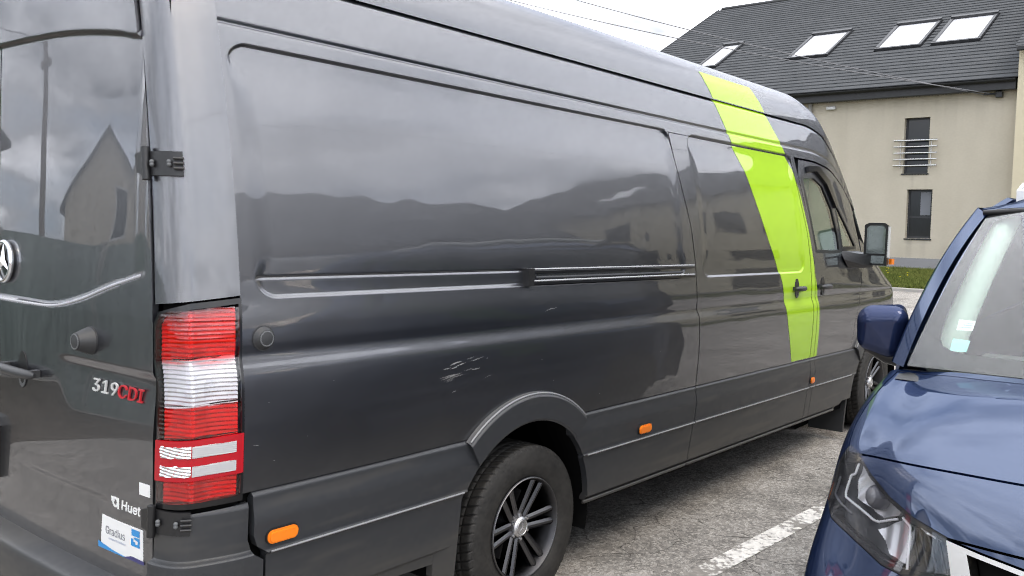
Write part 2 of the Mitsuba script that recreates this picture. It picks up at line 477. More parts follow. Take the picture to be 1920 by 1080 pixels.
def roof(off=0.0, sgn=-1):
    def fn(x, t):
        y, z = ROOF_T[0](t), ROOF_T[1](t)
        y = y - NX(np.clip(x, 0, 6.96)) * y / 0.8
        z = unpre(x, z) + off
        rear = np.clip((0.16 - x) / 0.16, 0, 1)
        z = z - 0.10 * rear ** 2 * (0.3 + t)
        return np.stack([x, sgn * (y + off * 0.5 * (1 - t)), z], -1)
    return fn


XS = dense((0.2, 0.36, 0.006), (0.36, 2.78, 0.022), (2.78, 3.08, 0.007), (3.08, 4.32, 0.022), (4.32, 4.72, 0.008), (4.72, 6.96, 0.022))
ZS = dense((0.30, 0.58, 0.02), (0.58, 0.61, 0.004), (0.61, 0.78, 0.014), (0.78, 1.12, 0.02), (1.12, 1.28, 0.007), (1.28, 1.345, 0.012), (1.345, 1.44, 0.003),
           (1.44, 2.06, 0.018), (2.06, 2.20, 0.003), (2.20, 2.31, 0.012), (2.31, 2.40, 0.004))
V = 'delivery_van'
labels[V] = {'label': 'long dark grey high-roof van with a lime green stripe, seen from its rear corner', 'category': 'van'}


def vadd(name, mesh, bsdf, smooth=True, **k):
    return add(f'{V}__{name}', mesh, bsdf, smooth, **k)


def seam(x0):
    """A door seam: upright below the waist, leaning back a little above it."""
    return [(x0 - 0.045, 0.37), (x0 - 0.01, 0.60), (x0, 0.79), (x0 + 0.012, 1.16), (x0 - 0.004, 1.20), (x0 - 0.006, 1.42), (x0 - 0.033, 1.62), (x0 - 0.088, 1.80), (x0 - 0.140, 2.0), (x0 - 0.160, 2.12)]


def seam_at(x0, z):
    q = np.array(seam(x0))
    return float(np.interp(z, q[:, 1], q[:, 0]))


def between(xa, xb, z0, z1):
    """Side polygon between two seams (numbers = straight edges)."""
    def edge(e):
        if isinstance(e, tuple):
            q = [(x, z) for x, z in seam(e[0]) if z0 < z < z1]
            return [(seam_at(e[0], z0) + e[1], z0)] + [(x + e[1], z) for x, z in q] + [(seam_at(e[0], z1) + e[1], z1)]
        return [(e, z0), (e, z1)]
    return Polygon(edge(xa) + edge(xb)[::-1])


REAR_C, FRONT_C = Point(1.57, 0.36), Point(5.90, 0.37)
rear_cut, front_cut = REAR_C.buffer(0.566, 48), FRONT_C.buffer(0.672, 48)
G = 0.0035
S1, S2, S3 = 2.968, 4.525, 4.590
Z_TOP = 2.108
quarter = between(0.228, (S1, -G), 0.792, Z_TOP)
upper = Polygon([(0.228, Z_TOP + 0.0001), (5.62, Z_TOP + 0.0001), (5.62, 2.36), (0.228, 2.36)])
upper = Polygon([(x, float(unpre(np.array(x), np.array(z)))) for x, z in [(0.228, Z_TOP)] + [(x, Z_TOP) for x in np.linspace(4.7, 5.62, 24)] + [(x, 2.354) for x in np.linspace(5.62, 4.7, 24)] + [(0.228, 2.354)]])
quarter = quarter.difference(rear_cut)
door_s = between((S1, G), (S2, -G), 0.792, Z_TOP - 0.004)
pillar = between((S2, G), (S3, -G), 0.792, Z_TOP)
# front door and wing
wl = lambda x, zp: float(unpre(np.array(x), np.array(zp)))
door_f = Polygon([(seam_at(S3, z) + G, z) for z in (0.792, 1.0, 1.16, 1.20, 1.42, 1.8, 2.0)] + [(x, wl(x, 2.095)) for x in np.linspace(4.50, 5.50, 16)] + [(5.50, wl(5.50, 1.9)), (5.54, 1.45), (5.50, 1.30), (5.33, 0.95), (5.30, 0.792)])
door_f = Polygon([(p[0], p[1]) for p in door_f.exterior.coords]).buffer(0)
wind_f = Polygon([(4.635, 1.500), (4.600, 1.62), (4.555, 1.80), (4.515, 1.955), (4.535, 1.985), (4.72, 1.995), (4.86, 1.945), (4.985, 1.790), (5.05, 1.60), (5.065, 1.500), (4.9, 1.495)])
wind_q = Polygon([(5.125, 1.52), (5.105, 1.64), (5.06, 1.80), (5.10, 1.815), (5.25, 1.69), (5.40, 1.545), (5.41, 1.525)])
wing = Polygon([(5.505, 1.30), (5.545, 1.45), (5.56, wl(5.56, 1.75)), (5.9, wl(5.9, 1.75)), (6.3, wl(6.3, 1.75)), (6.90, wl(6.90, 1.75)), (6.94, 0.80), (6.55, 0.60), (5.30, 0.79), (5.335, 0.95)]).difference(front_cut)
wing = max(getattr(wing, 'geoms', [wing]), key=lambda g: g.area)
door_f = door_f.difference(front_cut)
door_f = max(getattr(door_f, 'geoms', [door_f]), key=lambda g: g.area)
apost = Polygon([(4.45, Z_TOP + 0.003)] + [(x, wl(x, 2.103)) for x in np.linspace(4.7, 5.5, 12)] + [(5.505, wl(5.505, 1.9)), (5.56, 1.46), (5.56, wl(5.56, 1.76))] )
side_fn = side()
k_q = vadd('rear_side_panel', panel(quarter, XS, ZS, side_fn, skirt=0.018, post=b2w), 'van_paint', label='dark grey rear side panel with white scrape marks')
vadd('upper_side_panel', panel(upper, XS, ZS, side_fn, skirt=0.015, post=b2w), 'van_paint')
k_d = vadd('sliding_door', panel(door_s, XS, ZS, side_fn, skirt=0.018, post=b2w), 'van_paint', label='dark grey sliding door crossed by the lime green stripe')
vadd('centre_pillar', panel(pillar, XS, ZS, side_fn, skirt=0.018, post=b2w), 'van_paint')
k_f = vadd('front_door', panel(door_f.difference(wind_f.buffer(0.012)).difference(wind_q.buffer(0.012)), XS, ZS, side_fn, skirt=0.018, post=b2w), 'van_paint')
vadd('front_wing', panel(wing, XS, ZS, side_fn, skirt=0.018, post=b2w), 'van_paint')
glass_fn = side(-0.006)
add(f'{k_f}__window', panel(wind_f, XS, ZS, glass_fn, post=b2w), 'side_glass')
add(f'{k_f}__quarter_window', panel(wind_q, XS, ZS, glass_fn, post=b2w), 'side_glass')
rub = wind_f.buffer(0.014).difference(wind_f.buffer(-0.008)).union(wind_q.buffer(0.014).difference(wind_q.buffer(-0.008)))
add(f'{k_f}__window_seal', panel(rub, XS, ZS, side(0.0015), skirt=0.012, post=b2w), 'black_plastic')
visor = Polygon([(4.60, 2.02), (4.74, 2.035), (4.90, 1.96), (5.03, 1.80), (5.07, 1.81), (4.96, 1.99), (4.80, 2.075), (4.60, 2.06)])
add(f'{k_f}__wind_deflector', panel(visor, XS, ZS, side(0.022), skirt=0.018, post=b2w), 'black_gloss')
# inner skin: closes every gap against light
inner = sbox(0.24, 0.34, 6.9, 2.33).difference(REAR_C.buffer(0.47)).difference(FRONT_C.buffer(0.55)).difference(wind_f.buffer(-0.01)).difference(wind_q.buffer(-0.01))
inner = inner.intersection(Polygon([(0.24, 0.34)] + [(x, 0.34) for x in (6.9,)] + [(x, wl(x, 2.33)) for x in np.linspace(6.9, 4.7, 30)] + [(0.24, 2.33)]))
vadd('inner_skin', panel(inner, np.arange(0, 7, .08), np.arange(0.3, 2.7, .06), side(-0.03), post=b2w), 'liner_black')

# roof, right half and left half, windscreen, bonnet
RT = np.array([0, .015, .03, .05, .07, .09, .11, .14, .17, .2, .25, .3, .36, .42, .5, .6, .7, .8, .9, 1.0])
XR = dense((0.02, 0.2, 0.02), (0.2, 4.6, 0.06), (4.6, 6.96, 0.03))
for sgn in (-1, 1):
    vadd('roof', panel(Polygon([(0.02, 0.002), (5.60, 0.002), (5.66, 0.25), (5.70, 1.0), (0.02, 1.0)]), XR, RT, roof(0, sgn), flip=sgn > 0, post=b2w), 'van_paint')
    vadd('bonnet', panel(Polygon([(6.40, 0.0), (6.96, 0.0), (6.96, 1.0), (6.36, 1.0)]), XR, RT, roof(0, sgn), flip=sgn > 0, post=b2w), 'van_paint')
    vadd('windscreen_pillar', panel(Polygon([(5.60, 0.002), (6.40, 0.0), (6.40, 0.12), (5.66, 0.14)]), XR, RT, roof(0, sgn), flip=sgn > 0, post=b2w), 'van_paint')
    vadd('windscreen', panel(Polygon([(5.665, 0.142), (6.395, 0.122), (6.355, 1.0), (5.71, 1.0)]), XR, RT, roof(-0.004, sgn), flip=sgn > 0, post=b2w), 'side_glass')
# far side: one plain skin with the same section, and its cladding
far = sbox(0.225, 0.36, 6.94, 2.35).difference(REAR_C.buffer(0.46)).difference(FRONT_C.buffer(0.54))
far = far.intersection(Polygon([(0.2, 0.3), (6.94, 0.3)] + [(x, wl(x, 2.354)) for x in np.linspace(6.94, 4.7, 30)] + [(0.2, 2.354)]))
def far_fn(x, z):
    y = prof(np.clip(zpre(x, z), .30, 2.36)) - NX(np.clip(x, 0, 6.96))
    return np.stack([x, y, z], -1)
vadd('far_side_panel', panel(far, np.arange(0.2, 7, .06), np.arange(0.3, 2.7, .04), far_fn, flip=True, post=b2w), 'van_paint')
# nose
def nose_fn(a, z):
    y0 = 0.99 - NX(6.94) - 0.02
    y = -y0 * np.cos(a * np.pi)
    x = 6.92 + 0.07 * np.sin(a * np.pi) * (1 - 0.25 * np.abs(z - 0.7))
    return np.stack([x, y, z], -1)
vadd('front_panel', grid(nose_fn, np.linspace(0, 1, 25), np.linspace(0.30, 1.05, 12), post=b2w), 'van_paint')
vadd('grille', grid(lambda a, z: nose_fn(a, z) + [0.015, 0, 0], np.linspace(0.28, 0.72, 12), np.linspace(0.72, 0.98, 6), post=b2w), 'black_plastic')
for s_ in ((0.08, 0.24), (0.76, 0.92)):
    vadd('headlight', grid(lambda a, z: nose_fn(a, z) + [0.02, 0, 0], np.linspace(*s_, 8), np.linspace(0.74, 1.02, 6), post=b2w), 'clear_lens')

# ---- lime stripe: a film a millimetre proud of the panels, cut at the seams
STL = [(4.223, .797), (4.143, 1.0), (4.096, 1.154), (4.056, 1.304), (4.003, 1.403), (3.891, 1.565), (3.785, 1.75), (3.665, 1.966), (3.548, 2.104)]
STR = [(4.640, .797), (4.645, 1.0), (4.635, 1.17), (4.600, 1.30), (4.565, 1.45), (4.515, 1.64), (4.448, 1.847), (4.355, 2.05), (4.30, 2.104)]
stripe = Polygon(STL + STR[::-1])
film = side(0.0016)
add(f'{k_d}__stripe', panel(stripe.intersection(between((S1, G), (S2, -G - 0.001), 0.797, Z_TOP - 0.006)), XS, ZS, film, skirt=0.0014, post=b2w), 'green_film')
add(f'{V}__centre_pillar__stripe', panel(stripe.intersection(between((S2, G + 0.001), (S3, -G), 0.797, Z_TOP - 0.002)), XS, ZS, film, skirt=0.0014, post=b2w), 'green_film')
st_f = stripe.intersection(door_f)
if st_f.area > 1e-4:
    add(f'{k_f}__stripe', panel(st_f, XS, ZS, film, skirt=0.0014, post=b2w), 'green_film')
up_st = Polygon([(3.541, 2.113), (3.500, 2.18), (3.455, 2.26), (3.405, 2.352), (4.092, 2.352), (4.170, 2.26), (4.245, 2.18), (4.292, 2.113)])
add(f'{V}__upper_side_panel__stripe', panel(up_st, XS, ZS, film, skirt=0.0014, post=b2w), 'green_film')
add(f'{V}__roof__stripe', panel(Polygon([(3.405, 0.004), (3.345, 0.09), (3.322, 0.18), (3.972, 0.18), (4.003, 0.105), (4.092, 0.004)]), XR, RT, roof(0.002), post=b2w), 'green_film')

# ---- cladding along the sill
def clad(off0=0.012):
    def fn(x, z):
        base = np.interp(z, [.30, .385, .58, .79], [.955, .962, .974, .985])
        o = off0 * np.ones_like(z)
        o = o + 0.006 * sstep(0.592, 0.600, z)                      # upper band stands proud
        o = o + 0.007 * np.exp(-((z - 0.597) / 0.006) ** 2)          # the lip between the bands
        o = o - 0.018 * sstep(0.775, 0.797, z) - 0.012 * sstep(0.69, 0.775, z)
        o = o - 0.015 * (1 - sstep(0.385, 0.40, z))
        o = o + 0.0016 * (meshkit.noise(np.stack([x * 2.2, z * 5, 0 * x], -1), 3) - 0.5)
        n = NX(np.clip(x, 0, 6.96))
        return np.stack([x, -(base + o - n), z], -1)
    return fn


ZC = dense((0.33, 0.38, 0.01), (0.38, 0.402, 0.004), (0.402, 0.58, 0.02), (0.58, 0.61, 0.003), (0.61, 0.68, 0.012), (0.68, 0.80, 0.005))
rc = REAR_C.buffer(0.448, 64)
fc = FRONT_C.buffer(0.535, 64)
low_rear = Polygon([(0.262, 0.79), (0.262, 0.66), (0.275, 0.625), (0.31, 0.60), (0.315, 0.45), (0.33, 0.372), (1.2, 0.342), (2.0, 0.342), (2.0, 0.79)]).difference(rc)
low_rear = low_rear.difference(sbox(1.57, 0, 3, 2))
mid_low = between(1.85, (S1, -G), 0.376, 0.79).difference(rc)
mid_low = max(getattr(mid_low, 'geoms', [mid_low]), key=lambda g: g.area)
clads = [low_rear, mid_low, between((S1, G), (S2, -G), 0.376, 0.79), between((S2, G), (S3 + 0.02, -G), 0.376, 0.79),
         Polygon([(S3 + 0.02, .79), (S3 + 0.01, 0.6), (S3 - 0.02, .376), (5.08, .376), (5.20, .42), (5.9, .42), (5.9, .79)]).difference(fc).difference(sbox(5.6, 0, 7, 2))]
for g in clads:
    g = max(getattr(g, 'geoms', [g]), key=lambda q: q.area)
    vadd('sill_cladding', panel(g, XS, ZC, clad(), skirt=0.03, post=b2w), 'cladding')
# bright wear line on the step lip
for x0, x1 in ((0.32, 1.17), (1.97, 2.945), (2.96, 4.50), (4.53, 4.60), (4.62, 5.30)):
    xs = np.linspace(x0, x1, 30)
    P = clad(0.019)(xs, np.full(30, 0.6005))
    vadd('sill_lip', tube(b2w(P + [0, 0.003, 0]), 0.0035, 6), 'lip_grey')
# kick strip along the very bottom
for x0, x1 in ((2.0, 2.92), (2.935, 4.49), (4.50, 5.06)):
    xs = np.linspace(x0, x1, 12)
    vadd('sill_edge', tube(b2w(np.stack([xs, np.full(12, -0.962), np.full(12, 0.374)], -1)), 0.009, 8), 'cladding')


# ---- wheel arches
def arch_fn(c, r0, r1, bulge):
    def fn(a, s):
        r = r0 + (r1 - r0) * s
        x, z = c.x + r * np.cos(a), c.y + r * np.sin(a)
        base = np.interp(z, [.30, .385, .58, .79, 1.1], [.960, .966, .976, .985, .990]) - NX(np.clip(x, 0, 6.96))
        o = bulge * (1 - sstep(0.80, 1.0, s)) + 0.008 * sstep(0.0, 0.08, s) - 0.006 * sstep(0.94, 1.0, s)
        o = o + 0.004 * np.exp(-((s - 0.92) / 0.03) ** 2)
        return np.stack([x, -(base + o), z], -1)
    return fn


AS = np.concatenate([np.linspace(0, .12, 6), np.linspace(.2, .75, 8), np.linspace(.78, 1.0, 18)])
for c, r0, r1, a0, a1 in ((REAR_C, 0.45, 0.572, 0.83, 2.30), (FRONT_C, 0.535, 0.68, 0.62, 2.46)):
    fn = arch_fn(c, r0, r1, 0.020)
    vadd('wheel_arch', panel(Polygon([(a0 - 0.0, 0), (a1 + 0.05, 0), (a1, 1), (a0, 1)]), np.linspace(0, np.pi, 120), AS, fn, flip=True, skirt=0.03, post=b2w), 'cladding')
    aa = np.linspace(a0 + 0.02, a1 - 0.01, 60)
    P = fn(aa, np.full(60, 0.93))
    vadd('wheel_arch_edge', tube(b2w(P + [0, -0.001, 0]), 0.004, 6), 'lip_grey')
    # liner of the wheel well
    th = np.linspace(-0.25, np.pi + 0.25, 50)
    def well(a, y, c=c, r=r0 + 0.012):
        return np.stack([c.x + r * np.cos(a), y, c.y + r * np.sin(a)], -1)
    ms = [grid(well, th, np.linspace(-0.965, -0.55, 8), post=b2w)]
    rr = np.linspace(0.02, r0 + 0.012, 8)
    ms.append(grid(lambda a, r, c=c: np.stack([c.x + r * np.cos(a), np.full_like(a, -0.55), c.y + r * np.sin(a)], -1), np.linspace(0, 2 * np.pi, 50), rr, post=b2w))
    vadd('wheel_well', cat_mesh(ms), 'liner_black')
# mud flaps behind both wheels
for x0, yin, zb in ((1.175, -0.93, 0.12), (5.36, -0.94, 0.17)):
    pts = []
    for x, dy in ((x0 - 0.012, 0), (x0 + 0.012, 0)):
        for y, z in ((-0.965, 0.585), (-0.70, 0.585), (-0.955, zb), (-0.70, zb)):
            pts.append((x + (0.585 - z) * -0.12, y, z))
    vadd('mud_flap', hull_mesh(b2w(np.array(pts))), 'dark_trim', 30)
P0 = [(1.055, -.972, .575), (1.175, -.985, .575), (1.055, -.955, .30), (1.150, -.968, .18)]
vadd('arch_return', hull_mesh(b2w(np.array(P0 + [(x, y + .03, z) for x, y, z in P0]))), 'cladding', 30)
# the fold of body behind the rear wheel, below the lip
vadd('underbody', cat_mesh([bx(0.35, 6.6, -0.60, 0.60, 0.30, 0.46), bx(1.45, 1.75, -.7, .7, .27, .40, .05), bx(2.4, 3.5, .15, .55, .22, .36, .05), bx(2.03, 5.3, -0.90, -0.60, 0.36, 0.46), bx(0.4, 1.1, -0.93, -0.6, 0.42, 0.46), bx(2.03, 5.3, 0.6, 0.94, 0.40, 0.46)]).apply_transform(np.block([[RB, (PIV - RB @ PIV)[:, None]], [np.zeros((1, 3)), np.ones((1, 1))]])), 'liner_black', 30)

# ---- rear corner: contour from the door edge round to the side
CP = np.array([(.040, -.838), (.044, -.865), (.052, -.892), (.066, -.918), (.090, -.938), (.125, -.951), (.175, -.966), (.227, -.9765)])
_cl = np.concatenate([[0], np.cumsum(np.linalg.norm(np.diff(CP, axis=0), axis=1))]); _cl /= _cl[-1]
CX, CY = PC(_cl, CP[:, 0]), PC(_cl, CP[:, 1])


def corner(off=0.0, clamp=True):
    def fn(a, z):
        x, y = CX(a), CY(a)
        dx, dy = CX(a, 1), CY(a, 1)
        l = np.hypot(dx, dy)
        nx, ny = dy / l, -dx / l                          # outward: towards -x and -y
        w = prof(np.clip(z, .30, 2.36)) - 0.9765
        w = np.where(z > 1.3, w - (prof(1.3) - 0.9765), w)
        soft = np.where(z > 1.3, 1.0, 1.0)
        lean = 0.03 * np.maximum(z - 1.3, 0)
        o = off(a, z) if callable(off) else off
        return np.stack([x + lean * (1 - a) + nx * o, y - w * soft + ny * o, z], -1)
    return fn


AC = np.linspace(0, 1, 41)
ZCn = np.arange(0.2, 2.5, 0.03)
def pillar_off(a, z):
    return 0.001 * (meshkit.noise(np.stack([a * 2, z * 3, 0 * a], -1), 4) - 0.5)
vadd('rear_pillar', panel(Polygon([(0.0, 1.345), (1.0, 1.372), (1.0, 2.36), (0, 2.36)]), AC, ZCn, corner(pillar_off), skirt=0.02, post=b2w), 'van_paint')
vadd('rear_inner_skin', grid(corner(-0.025), np.linspace(0, 1, 12), np.linspace(0.32, 2.36, 30), post=b2w), 'liner_black')
# a matching plain corner on the far side
def far_corner(a, z):
    p = corner()(a, z)
    p[:, 1] *= -1
    return p
vadd('far_rear_pillar', grid(far_corner, np.linspace(0, 1, 14), np.linspace(0.30, 2.36, 30), flip=True, post=b2w), 'van_paint')

# ---- tail lamp
lamp = vadd('tail_lamp', panel(Polygon([(0.0, 0.765), (1.0, 0.775), (1.0, 1.366), (0.45, 1.352), (0.08, 1.325), (0.0, 1.29)]), AC, ZCn, corner(-0.034), post=b2w), 'black_gloss',
            label='tall red and white tail lamp on the right rear corner')
lamp_p0 = Polygon([(0.0, 0.765), (1.0, 0.775), (1.0, 1.366), (0.45, 1.352), (0.08, 1.325), (0.0, 1.29)])
lamp_in = Polygon([(0.035, 0.780), (0.965, 0.793), (0.965, 1.349), (0.45, 1.335), (0.10, 1.309), (0.035, 1.275)])
add(f'{lamp}__gasket', panel(lamp_p0.difference(lamp_in), AC, ZCn, corner(0.006), skirt=0.045, post=b2w), 'black_gloss')
def rib(a, z):
    f = (z / 0.0125) % 1.0
    return 0.0034 * np.where(f < 0.80, 1 - f / 0.80, (f - 0.80) / 0.20)
def seg(name, z0, z1, a0, a1, mat, off, tilt=0.016, ztop=None, smooth=True, step=0.0021, skirt=0.010):
    # sections follow the slope of the lamp: lower towards the door
    b = lambda z: Polygon([(a0, z - tilt * 0.4), (0.45, z), (a1, z + tilt * 0.5)])
    poly = Polygon([(a0, z0 - 0.006), (0.45, z0), (a1, z0 + 0.008), (a1, z1 + 0.008), (0.45, z1), (a0, z1 - 0.006)])
    if ztop:
        poly = poly.intersection(Polygon([(0, 0.7), (1, 0.7), (1, 1.362), (0.45, 1.345), (0.10, 1.318), (0.03, 1.285), (0.0, 1.25)]))
    return add(f'{lamp}__{name}', panel(poly, AC, np.arange(z0 - 0.02, z1 + 0.04, step), corner(off), skirt=skirt, post=b2w), mat, smooth)
GA0, GA1 = 0.055, 0.945
bands = [('red_lens', 1.196, 1.332, True), ('clear_lens', 1.064, 1.192, None), ('red_lens', 0.971, 1.060, None), ('red_lens', 0.786, 0.849, None)]
for nm, z0, z1, top in bands:
    # reflector bowls behind the lens: two faceted chambers
    def refl(a, z):
        ch = np.where(a < 0.44, a / 0.44, (a - 0.44) / 0.56)
        return -0.006 - 0.016 * np.sin(np.pi * np.clip(ch, 0, 1)) + rib(a, z)
    seg('reflector', z0, z1, GA0, GA1, 'lamp_reflector', refl, ztop=top, step=0.0016)
    seg(nm, z0, z1, GA0 - 0.03, GA1 + 0.02, nm, lambda a, z: 0.007 + 0.10 * rib(a, z) * sstep(GA0, GA0 + 0.03, a) * (1 - sstep(GA1 - 0.03, GA1, a)), ztop=top)
seg('red_band', 0.852, 0.968, 0.012, 0.985, 'red_solid', 0.012, step=0.012)
for z0, z1 in ((0.919, 0.951), (0.865, 0.895)):
    def cl(a0, a1, off, mat, nm):
        r = 0.010
        zl, zr = (-0.004, 0.0) if a1 < 0.45 else (0.0, 0.006)
        poly = Polygon([(a0, z0 + zl), (a1, z0 + zr), (a1, z1 + zr), (a0, z1 + zl)])
        add(f'{lamp}__{nm}', panel(poly, AC, np.arange(z0 - 0.02, z1 + 0.03, 0.0018), corner(off), skirt=0.004, post=b2w), mat, True)
    cl(0.10, 0.43, lambda a, z: 0.0140 + 0.0030 * np.sin(a * 50 + z * 260) * np.cos(z * 420 - a * 20), 'reflector', 'reversing_lamp_bowl')
    cl(0.44, 0.90, lambda a, z: 0.0135 + 0.0012 * np.abs(((z / 0.0060) % 1.0) - 0.5) * 2 + 0.002 * np.where(a < 0.45, np.sin(a * 60 + z * 300) * 0.4, 0), 'lamp_bar', 'reversing_lamp')

# ---- rear doors
def door_x(y, z, off=0.0):
    x = 0.036 - 0.030 * (1 - (y / 0.86) ** 2) + 0.03 * np.maximum(z - 1.3, 0)
    return x - off


ZTOPC = PC([-.90, -.66, -.62, -.145, .29, .9], [2.10, 2.118, 2.128, 2.172, 2.180, 2.18])
ZBOT = PC([-.90, -.80, -.757, -.60, -.409, -.25, -.181, 0, .255, .9], [1.45, 1.437, 1.425, 1.385, 1.331, 1.303, 1.299, 1.298, 1.297, 1.297])


def door_dent(y, z):
    top, bot = ZTOPC(y), ZBOT(y)
    d = 0.016 * sstep(bot - 0.006, bot + 0.006, z) * (1 - sstep(top - 0.008, top + 0.004, z)) * sstep(-0.80, -0.70, y)
    # pressed crease across the waist and the step above the plate
    ye = sstep(-0.30, -0.40, y) if False else (1 - sstep(-0.40, -0.28, y))
    d = d + ye * (0.010 * (1 - sstep(1.125, 1.150, z)) - 0.010 * (1 - sstep(0.95, 1.12, z)))
    zl = 0.748 + 0 * y
    d = d + (1 - sstep(-0.08, 0.0, y)) * sstep(-0.66, -0.52, y) * (0.007 * sstep(zl - 0.16, zl - 0.022, z) - 0.007 * sstep(zl - 0.022, zl, z))
    p = np.stack([y * 1.8, z * 1.8, 0 * y], -1)
    return d + 0.0045 * (meshkit.noise(p, 21) - 0.5) + 0.002 * (meshkit.noise(p * 2.4, 22) - 0.5)


def door_fn(off=0.0):
    return lambda y, z: np.stack([door_x(y, z, off) + door_dent(y, z), y, z], -1)


YD = dense((-0.85, -0.66, 0.012), (-0.66, 0.3, 0.02), (0.3, 0.85, 0.05))
ZD = dense((0.48, 0.66, 0.02), (0.66, 0.82, 0.007), (0.82, 1.10, 0.02), (1.10, 1.16, 0.005), (1.16, 1.28, 0.015), (1.28, 1.46, 0.005), (1.46, 2.08, 0.03), (2.08, 2.20, 0.005), (2.20, 2.6, 0.03))
def dedge(z):
    return -(0.832 - (0.9765 - float(prof(max(z, 1.3))) if z > 1.3 else 0) + (0.9765 - float(prof(1.3)) if z > 1.3 else 0))
right_edge = [(dedge(z), z) for z in np.linspace(0.50, 2.50, 24)]
rd = vadd('rear_door', panel(Polygon([(0.246, 0.50)] + right_edge + [(0.246, 2.50)]), YD, ZD, door_fn(), flip=True, skirt=0.02, post=b2w), 'van_paint', label='right rear door with badges, handle and sticker')
ld = vadd('rear_door', panel(Polygon([(0.254, 0.50)] + [(-y, z) for y, z in right_edge] + [(0.254, 2.50)]), YD, ZD, door_fn(), flip=True, skirt=0.02, post=b2w), 'van_paint')
vadd('rear_inner_skin', grid(lambda y, z: np.stack([door_x(y, z) + 0.045, y, z], -1), np.linspace(-0.80, 0.80, 12), np.linspace(0.45, 2.3, 12), flip=True, post=b2w), 'liner_black')
# bright beads: lower window edge and roof drip of the door
def bead(ys, zf, r, mat, key, off=0.003):
    P = np.array([[float(door_x(y, zf(y))) + float(door_dent(np.array(y), np.array(zf(y) - 0.004))) - off, y, zf(y) - 0.002] for y in ys])
    add(key, tube(b2w(P), r, 8), mat)
bead(np.linspace(0.24, -0.765, 50), lambda y: float(ZBOT(y)) - 0.002, 0.0042, 'grey_bright', f'{rd}__window_bead', -0.001)


def rear_frame(y, z, off=0.0):
    o = b2w(np.array([[float(door_x(y, z)) + float(door_dent(np.array(y), np.array(z))) - off, y, z]]))[0]
    X = b2w(np.array([[float(door_x(y - .02, z)), y - .02, z]]))[0] - b2w(np.array([[float(door_x(y + .02, z)), y + .02, z]]))[0]
    Y = b2w(np.array([[float(door_x(y, z + .02)), y, z + .02]]))[0] - b2w(np.array([[float(door_x(y, z - .02)), y, z - .02]]))[0]
    return o, X, Y


def side_frame(x, z, off=0.0, fn=None):
    f = fn or side()
    g = lambda a, b: b2w(f(np.array([a]), np.array([b])))[0]
    X, Y = g(x + .02, z) - g(x - .02, z), g(x, z + .02) - g(x, z - .02)
    n = np.cross(X, Y)
    n /= np.linalg.norm(n)
    return g(x, z) + n * off, X, Y


def star(R, r_hub, h):
    ms = []
    for k in range(3):
        a = math.pi / 2 + k * 2 * math.pi / 3
        tip = (R * math.cos(a), R * math.sin(a), 0.002)
        for s in (1, -1):
            b = a + s * math.pi / 3
            side_p = (r_hub * math.cos(b), r_hub * math.sin(b), 0.0)
            ms.append(trimesh.Trimesh([(0, 0, h), tip, side_p, (0, 0, -0.002)], [[0, 1, 2] if s < 0 else [0, 2, 1], [0, 3, 1] if s < 0 else [0, 1, 3], [0, 2, 3] if s < 0 else [0, 3, 2], [1, 3, 2] if s < 0 else [1, 2, 3]], process=False))
    return cat_mesh(ms)


def ring(R, r, n=64, m=12, flatten=1.0):
    a, b = np.linspace(0, 2 * np.pi, n, endpoint=False), np.linspace(0, 2 * np.pi, m, endpoint=False)
    A, B = np.meshgrid(a, b, indexing='ij')
    P = np.stack([(R + r * np.cos(B)) * np.cos(A), (R + r * np.cos(B)) * np.sin(A), r * flatten * np.sin(B)], -1).reshape(-1, 3)
    I = np.arange(n * m).reshape(n, m)
    J, K, L = np.roll(I, -1, 0), np.roll(I, -1, 1), np.roll(np.roll(I, -1, 0), -1, 1)
    return trimesh.Trimesh(P, np.vstack([np.stack([I, J, L], -1).reshape(-1, 3), np.stack([I, L, K], -1).reshape(-1, 3)]), process=False)


def disc(R, h, n=48, dome=0.0):
    rr = np.linspace(0, R, 6)
    prof_ = [(r, h + dome * (1 - (r / R) ** 2)) for r in rr] + [(R, 0)]
    m = lathe(prof_, n)
    v = np.asarray(m.vertices)
    m.vertices = np.stack([v[:, 0], v[:, 2], -v[:, 1]], -1)
    m.faces = m.faces[:, ::-1]
    return m


o, X, Y = rear_frame(0.155, 1.423, 0.012)
emb = add(f'{rd}__emblem', cat_mesh([place(ring(0.068, 0.0085), o, X, Y), place(star(0.066, 0.014, 0.012), o, X, Y)]), 'chrome', 30, label='round chrome three-pointed star emblem')
add(f'{rd}__emblem_base', place(disc(0.072, 0.010, dome=0.003), rear_frame(0.155, 1.423, -0.004)[0], X, Y), 'black_gloss', 40)


